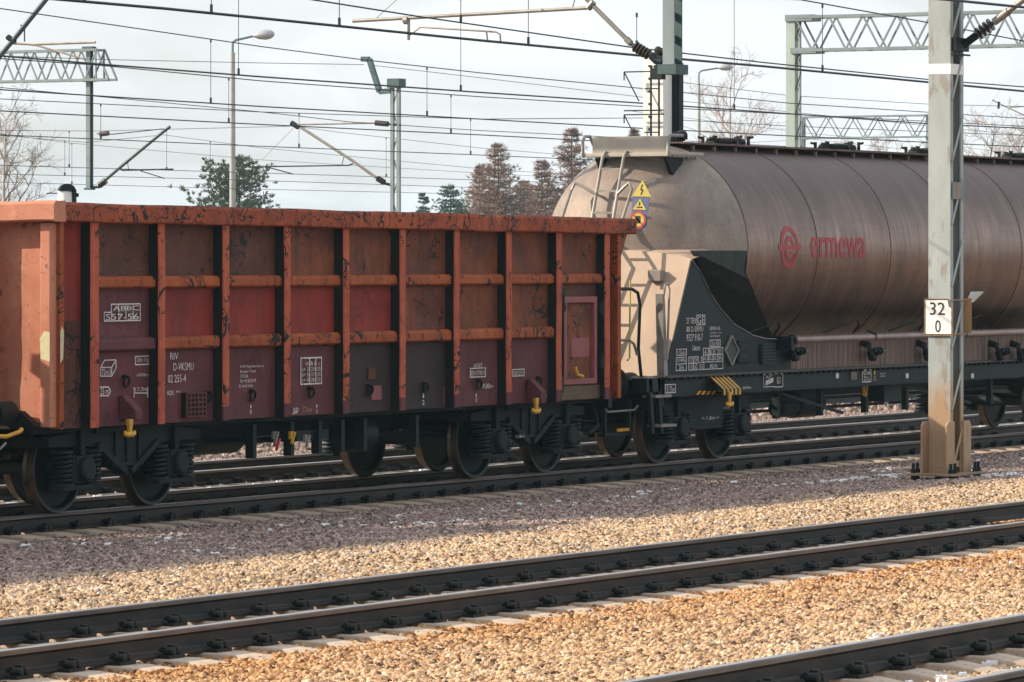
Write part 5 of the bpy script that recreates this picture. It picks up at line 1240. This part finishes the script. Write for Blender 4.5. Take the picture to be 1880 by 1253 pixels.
line_(44.8, [(0, 165), (480, 196), (880, 219), (1180, 236), (1450, 250), (1880, 270)], [(0, 16), (480, 86), (665, 110), (880, 134), (1180, 163), (1450, 190), (1880, 218)], .012, .010, (387, 784), 'line whose upper wire runs to the bent top of the middle mast')
line_(60.3, [(0, 248), (480, 269), (880, 285), (1180, 298)], [(0, 182), (480, 206), (880, 219), (1180, 217), (1450, 232), (1700, 242)], .011, .010, (185, 549, 864), 'line crossing the left drop post at its insulator')
line_(79, [(0, 304), (480, 318), (880, 331), (1100, 338)], [(0, 240), (180, 241), (540, 232), (620, 243), (880, 272), (1100, 290)], .010, .008, (127, 306, 709), 'line held by the triangular cantilever of the middle mast')
line_(86.5, [(0, 320), (300, 327), (480, 332), (880, 345), (1000, 349)], [(0, 249), (160, 262), (300, 248), (480, 272), (880, 310), (1000, 318)], .010, .008, (119, 386), 'line held by the slanted cantilever of the left drop post')
line_(96, [(0, 335), (480, 348), (880, 357), (1010, 361)], [(30, 250), (128, 263), (480, 294), (880, 318), (1010, 325)], .010, .008, (132,), 'lowest overhead line, just above the rim of the orange wagon')
def single(px, d, r, label, e0=12, e1=25):
    P = curve_pts(px, d, e0, e1); mb = MB(); mb.tube(P, r, 5); tag(mb.build('overhead_wire', M['wire'], o=P[len(P) // 2]), label, 'wire', 'single wires over the yard')
single([(0, 103), (200, 110), (480, 116), (665, 119)], 77, .010, 'thin wire ending at the tip of the bent bracket from the left', 12, .1)
single([(690, 121), (880, 143), (1180, 179), (1450, 206)], 77, .010, 'thin wire leaving the bent bracket towards the right', .1)
single([(0, 161), (250, 184), (480, 206), (640, 224), (880, 240), (1180, 255), (1700, 283)], 56, .009, 'thin slack wire falling across the concrete lamp post')
single([(1245, 151), (1450, 176), (1710, 192), (1880, 196)], 66, .010, 'thin wire running right from the back of the signal', .1)
single([(1380, 232), (1500, 247), (1710, 263), (1880, 285)], 90, .009, 'thin wire passing under the distant gantry beam')
single([(1380, 262), (1490, 256), (1710, 280), (1880, 294)], 100, .009, 'lowest thin wire right of the pale gantry mast')

# ================================================================ trees
def bark(name, a, b): return mottled(name, a, b, 4, .9, stretch=(1, 1, .3))
M['bark'] = bark('brown_bark', (.10, .07, .05), (.06, .045, .035)); M['birchbark'] = bark('birch_bark', (.50, .46, .42), (.28, .24, .21))
def leafmat(name, a, b, c):  # crown colours are lightened to carry the haze of distance
    t = NT(name); oi = t.n('ShaderNodeNewGeometry'); tc = t.n('ShaderNodeTexCoord')
    n = t.noise(tc.outputs['Object'], .9, 4, .6)
    k = t.mix(oi.outputs['Random Per Island'], t.ramp(n, [(.35, a), (.65, b)]), c)
    return t.done(k, .8, 0, .2)
M['pine'] = leafmat('pine_needles', (.050, .095, .070), (.085, .125, .075), (.15, .17, .09))
M['spruce'] = leafmat('spruce_needles', (.06, .12, .105), (.09, .15, .125), (.12, .17, .13))
M['larch'] = leafmat('brown_larch_twigs', (.31, .19, .15), (.40, .255, .195), (.22, .145, .12))
M['twig'] = leafmat('bare_twigs', (.30, .25, .225), (.38, .31, .28), (.23, .19, .17))
M['pinktwig'] = leafmat('pale_reddish_twigs', (.42, .35, .315), (.50, .42, .38), (.35, .29, .26))

def spray(mb, p, d, L, w, rnd, n, m=0):
    """a fan of thin needle blades round a shoot"""
    for _ in range(n):
        q = (d + Vector((rnd.gauss(0, .55), rnd.gauss(0, .55), rnd.gauss(.1, .45)))).normalized()
        s = q.cross(Vector((rnd.gauss(0, 1), rnd.gauss(0, 1), rnd.gauss(0, 1)))).normalized() * w * rnd.uniform(.6, 1.2)
        l = L * rnd.uniform(.5, 1.2); o = p + q * rnd.uniform(-.1, .25) * L
        mb.add([o - s * .4, o + q * l * .5 - s, o + q * l, o + q * l * .5 + s], [(0, 1, 2, 3)], m)
def conifer(name, px, pytop, Z, width, label, mat, seed, kind, group='trees beyond the yard', bottom=0.):
    rnd = random.Random(seed); b = atz(px, 400, Z); base = Vector((b.x, b.y, -.62)); top = atz(px, pytop, Z).z; hgt = top + .62
    o = empty(name, base, label, 'tree', group)
    tr = MB(); r0 = .022 * hgt + .03
    lean = Vector((rnd.gauss(0, .01), rnd.gauss(0, .01), 1))
    tr.tube([base + lean * (hgt * k / 8) for k in range(9)], [r0 * (1 - k / 8.3) for k in range(9)], 8)
    cr = MB(); z = hgt * bottom + hgt * .12; sc = hgt / 10
    while z < hgt * .985:
        f = 1 - z / hgt
        if kind == 'pine': R_ = width * (min(1, f * 2.6) ** .55) * (.75 + .25 * math.sin(z * 2.1 + seed)) ; nb = 11
        elif kind == 'spruce': R_ = width * (.08 + f * 1.25); nb = 12
        else: R_ = width * (.06 + min(1, f * 1.55)) * rnd.uniform(.75, 1.1); nb = 12
        for k in range(nb):
            a = rnd.uniform(0, 6.283); L = R_ * rnd.uniform(.55, 1.12)
            if L < .12: L = .12
            p0 = base + lean * z; up = {'pine': rnd.uniform(.05, .65), 'spruce': rnd.uniform(-.32, -.02) + (.5 if f < .12 else 0), 'larch': rnd.uniform(-.15, .30)}[kind]
            d = Vector((math.cos(a), math.sin(a), up)).normalized()
            tip = p0 + d * L + Vector((0, 0, .10 * L if kind != 'spruce' else .05 * L))
            mid = (p0 + tip) / 2 + Vector((0, 0, (-.06 if kind != 'spruce' else .03) * L))
            tr.tube([p0, mid, tip], [.035 * sc * (L / width) + .008, .02 * sc * (L / width) + .006, .004], 5, cap=False)
            m = max(3, int(L / (.20 * sc)))
            for j in range(m):
                u = (j + .6) / m
                if kind == 'pine' and u < .22: continue
                if kind == 'spruce' and u < .12: continue
                q = (p0.lerp(mid, u * 2) if u < .5 else mid.lerp(tip, u * 2 - 1))
                q += Vector((rnd.gauss(0, .09), rnd.gauss(0, .09), rnd.gauss(0, .07))) * L * u
                if kind == 'pine': spray(cr, q, (d + Vector((0, 0, .5))).normalized(), .30 * sc, .040 * sc, rnd, 15)
                elif kind == 'spruce': spray(cr, q, (d + Vector((0, 0, -.25))).normalized(), .24 * sc, .030 * sc, rnd, 15)
                else: spray(cr, q, (d + Vector((0, 0, .1))).normalized(), .28 * sc, .017 * sc, rnd, 13)
        z += hgt * ({'pine': .045, 'spruce': .030, 'larch': .028}[kind]) * rnd.uniform(.7, 1.3)
    tr.build('trunk', M['bark'], o, smooth=True); cr.build('crown', M[mat], o)
    return o
def bare(name, px, pytop, Z, spread, label, mat, seed, tmat='birchbark', depth=6, group='trees beyond the yard', tw=.012):
    rnd = random.Random(seed); b = atz(px, 400, Z); base = Vector((b.x, b.y, -.62)); hgt = atz(px, pytop, Z).z + .62
    o = empty(name, base, label, 'tree', group); tr, cr = MB(), MB()
    n = 10; P = [base]; d = Vector((rnd.gauss(0, .03), rnd.gauss(0, .03), 1))
    for k in range(n): P.append(P[-1] + d.normalized() * hgt / n * .92); d += Vector((rnd.gauss(0, .05), rnd.gauss(0, .05), 0))
    tr.tube(P, [.016 * hgt * (1 - k / (n + .6)) + .01 for k in range(n + 1)], 7)
    def grow(p, d, L, r, lv):
        k = 3; q = p; pts = [p]
        for i in range(k):
            d = (d + Vector((rnd.gauss(0, .16), rnd.gauss(0, .16), rnd.gauss(.03, .12) - (.10 if lv <= 1 else 0)))).normalized(); q = q + d * L / k; pts.append(q)
        (tr if lv >= depth - 2 else cr).tube(pts, [r, r * .8, r * .65, r * .45], 4 if lv >= depth - 2 else 3, cap=False)
        if lv > 0:
            for i in range(rnd.choice((2, 3, 3, 4))):
                s = Vector((rnd.gauss(0, 1), rnd.gauss(0, 1), rnd.gauss(.25, .8))).normalized()
                grow(pts[rnd.choice((1, 2, 3))], (d * .9 + s * .75).normalized(), L * rnd.uniform(.5, .75), max(tw * .55, r * .58), lv - 1)
    for k in range(3, n + 1):
        for j in range(2):
            a = rnd.uniform(0, 6.283); f = 1 - k / (n + 1)
            grow(P[k], Vector((math.cos(a) * spread, math.sin(a) * spread, .75)).normalized(), hgt * .20 * (.45 + f), .006 * hgt * (.35 + f), depth - 3)
    tr.build('trunk', M[tmat], o, smooth=True); cr.build('crown', M[mat], o)
    return o
conifer('pine_tree', 440, 290, 300, 4.3, 'dark green pine with a broad crown behind the concrete lamp post', 'pine', 4, 'pine')
conifer('spruce_tree', 831, 336, 330, 4.0, 'small bluish green spruce over the wagon rim, left of the brown larches', 'spruce', 8, 'spruce')
conifer('spruce_tree', 778, 352, 345, 2.2, 'tiny thin spruce at the left foot of the bluish spruce', 'spruce', 9, 'spruce')
conifer('larch_tree', 917, 264, 340, 4.4, 'dense brown larch right beside the bluish spruce', 'larch', 12, 'larch')
conifer('larch_tree', 880, 300, 350, 2.6, 'lower brown larch between the spruce and the dense larch', 'larch', 15, 'larch')
conifer('larch_tree', 998, 292, 345, 3.6, 'brown larch in the gap between the dense larch and the tall thin one', 'larch', 13, 'larch')
conifer('larch_tree', 1050, 232, 355, 4.0, 'tallest thin brown larch left of the tank end platform', 'larch', 14, 'larch')
conifer('larch_tree', 965, 330, 350, 3.4, 'short brown larch low behind the wagon rim', 'larch', 16, 'larch')
conifer('larch_tree', 1162, 232, 380, 2.2, 'thin brown larch just left of the white signal', 'larch', 19, 'larch')
bare('birch_tree', 12, 188, 230, .75, 'bare birch at the left edge of the photo', 'twig', 21, depth=7)
bare('birch_tree', -60, 200, 240, .8, 'bare birch cut off by the left edge', 'twig', 22, depth=7)
bare('birch_tree', 1325, 128, 290, .75, 'tall bare birch between the signal and the big right gantry', 'pinktwig', 23, depth=7, tw=.016)
bare('birch_tree', 1378, 190, 300, .6, 'smaller bare birch close right of the tall birch', 'pinktwig', 24, depth=6)
for i, (px, py, Z, sd, lb) in enumerate(((1668, 255, 420, 31, 'pale leafless tree peeping out left of the mast above the tank'), (1600, 268, 430, 32, 'low pale leafless tree under the middle of the distant gantry beam'), (1540, 272, 440, 33, 'low pale leafless tree under the left half of the distant gantry beam'),
        (1700, 250, 410, 34, 'pale leafless tree mostly hidden by the mast'), (1808, 215, 400, 35, 'pale leafless tree right of the mast'), (1862, 222, 400, 36, 'pale leafless tree at the right edge of the photo'), (1838, 250, 390, 37, 'low pale leafless tree between the two at the right edge'))):
    bare('leafless_tree', px, py, Z, .8, lb, 'pinktwig', sd, 'bark', 7, tw=.026)

# ================================================================ air
hz = MB(); hz.box(-299, 1799, -249, 1499, -1.7, 14.5)
hm = bpy.data.materials.new('hazy_air'); hm.use_nodes = True; ht_ = hm.node_tree; ht_.nodes.remove(ht_.nodes['Principled BSDF'])
pv = ht_.nodes.new('ShaderNodeVolumePrincipled'); pv.inputs['Color'].default_value = (.62, .90, 1, 1); pv.inputs['Density'].default_value = .00018; pv.inputs['Anisotropy'].default_value = .2
ht_.links.new(pv.outputs[0], ht_.nodes['Material Output'].inputs['Volume'])
tag(hz.build('haze', hm), 'thin pale haze in the air over the yard', 'haze', kind='stuff')

# ================================================================ light, sky
EL, PHI = R(28), R(61)
sd = Vector((-math.cos(PHI) * math.cos(EL), math.sin(PHI) * math.cos(EL), math.sin(EL)))
sun = bpy.data.objects.new('sun', bpy.data.lights.new('sun', 'SUN')); col.objects.link(sun)
sun.data.energy = 5.0; sun.data.angle = R(.5); sun.data.color = (1, .86, .68)
sun.rotation_euler = sd.to_track_quat('Z', 'Y').to_euler()
w = bpy.data.worlds.new('World'); scn.world = w; w.use_nodes = True
t = w.node_tree; bg = t.nodes['Background']
sky = t.nodes.new('ShaderNodeTexSky'); sky.sky_type = 'NISHITA'; sky.sun_disc = False; sky.sun_elevation = EL; sky.sun_rotation = math.atan2(sd.x, sd.y)
sky.air_density = 1.0; sky.dust_density = 2.5; sky.ozone_density = 1.0
# thin high cloud sheet over the sky
tc = t.nodes.new('ShaderNodeTexCoord'); mp = t.nodes.new('ShaderNodeMapping'); mp.inputs['Scale'].default_value = (1, 1, 3.2); t.links.new(tc.outputs['Generated'], mp.inputs[0])
no = t.nodes.new('ShaderNodeTexNoise'); no.inputs['Scale'].default_value = 16; no.inputs['Detail'].default_value = 5; no.inputs['Distortion'].default_value = .6; t.links.new(mp.outputs[0], no.inputs['Vector'])
rp = t.nodes.new('ShaderNodeValToRGB'); rp.color_ramp.elements[0].position = .3; rp.color_ramp.elements[0].color = (.60, .60, .60, 1); rp.color_ramp.elements[1].position = .7; rp.color_ramp.elements[1].color = (.97, .97, .97, 1); t.links.new(no.outputs['Fac'], rp.inputs[0])
mx = t.nodes.new('ShaderNodeMix'); mx.data_type = 'RGBA'; t.links.new(rp.outputs[0], mx.inputs[0]); t.links.new(sky.outputs[0], mx.inputs[6]); mx.inputs[7].default_value = (5.3, 5.55, 5.8, 1)
t.links.new(mx.outputs[2], bg.inputs['Color']); bg.inputs['Strength'].default_value = .15
scn.view_settings.view_transform = 'Standard'; scn.view_settings.look = 'None'; scn.view_settings.gamma = 1
scn.view_settings.exposure = 0.42
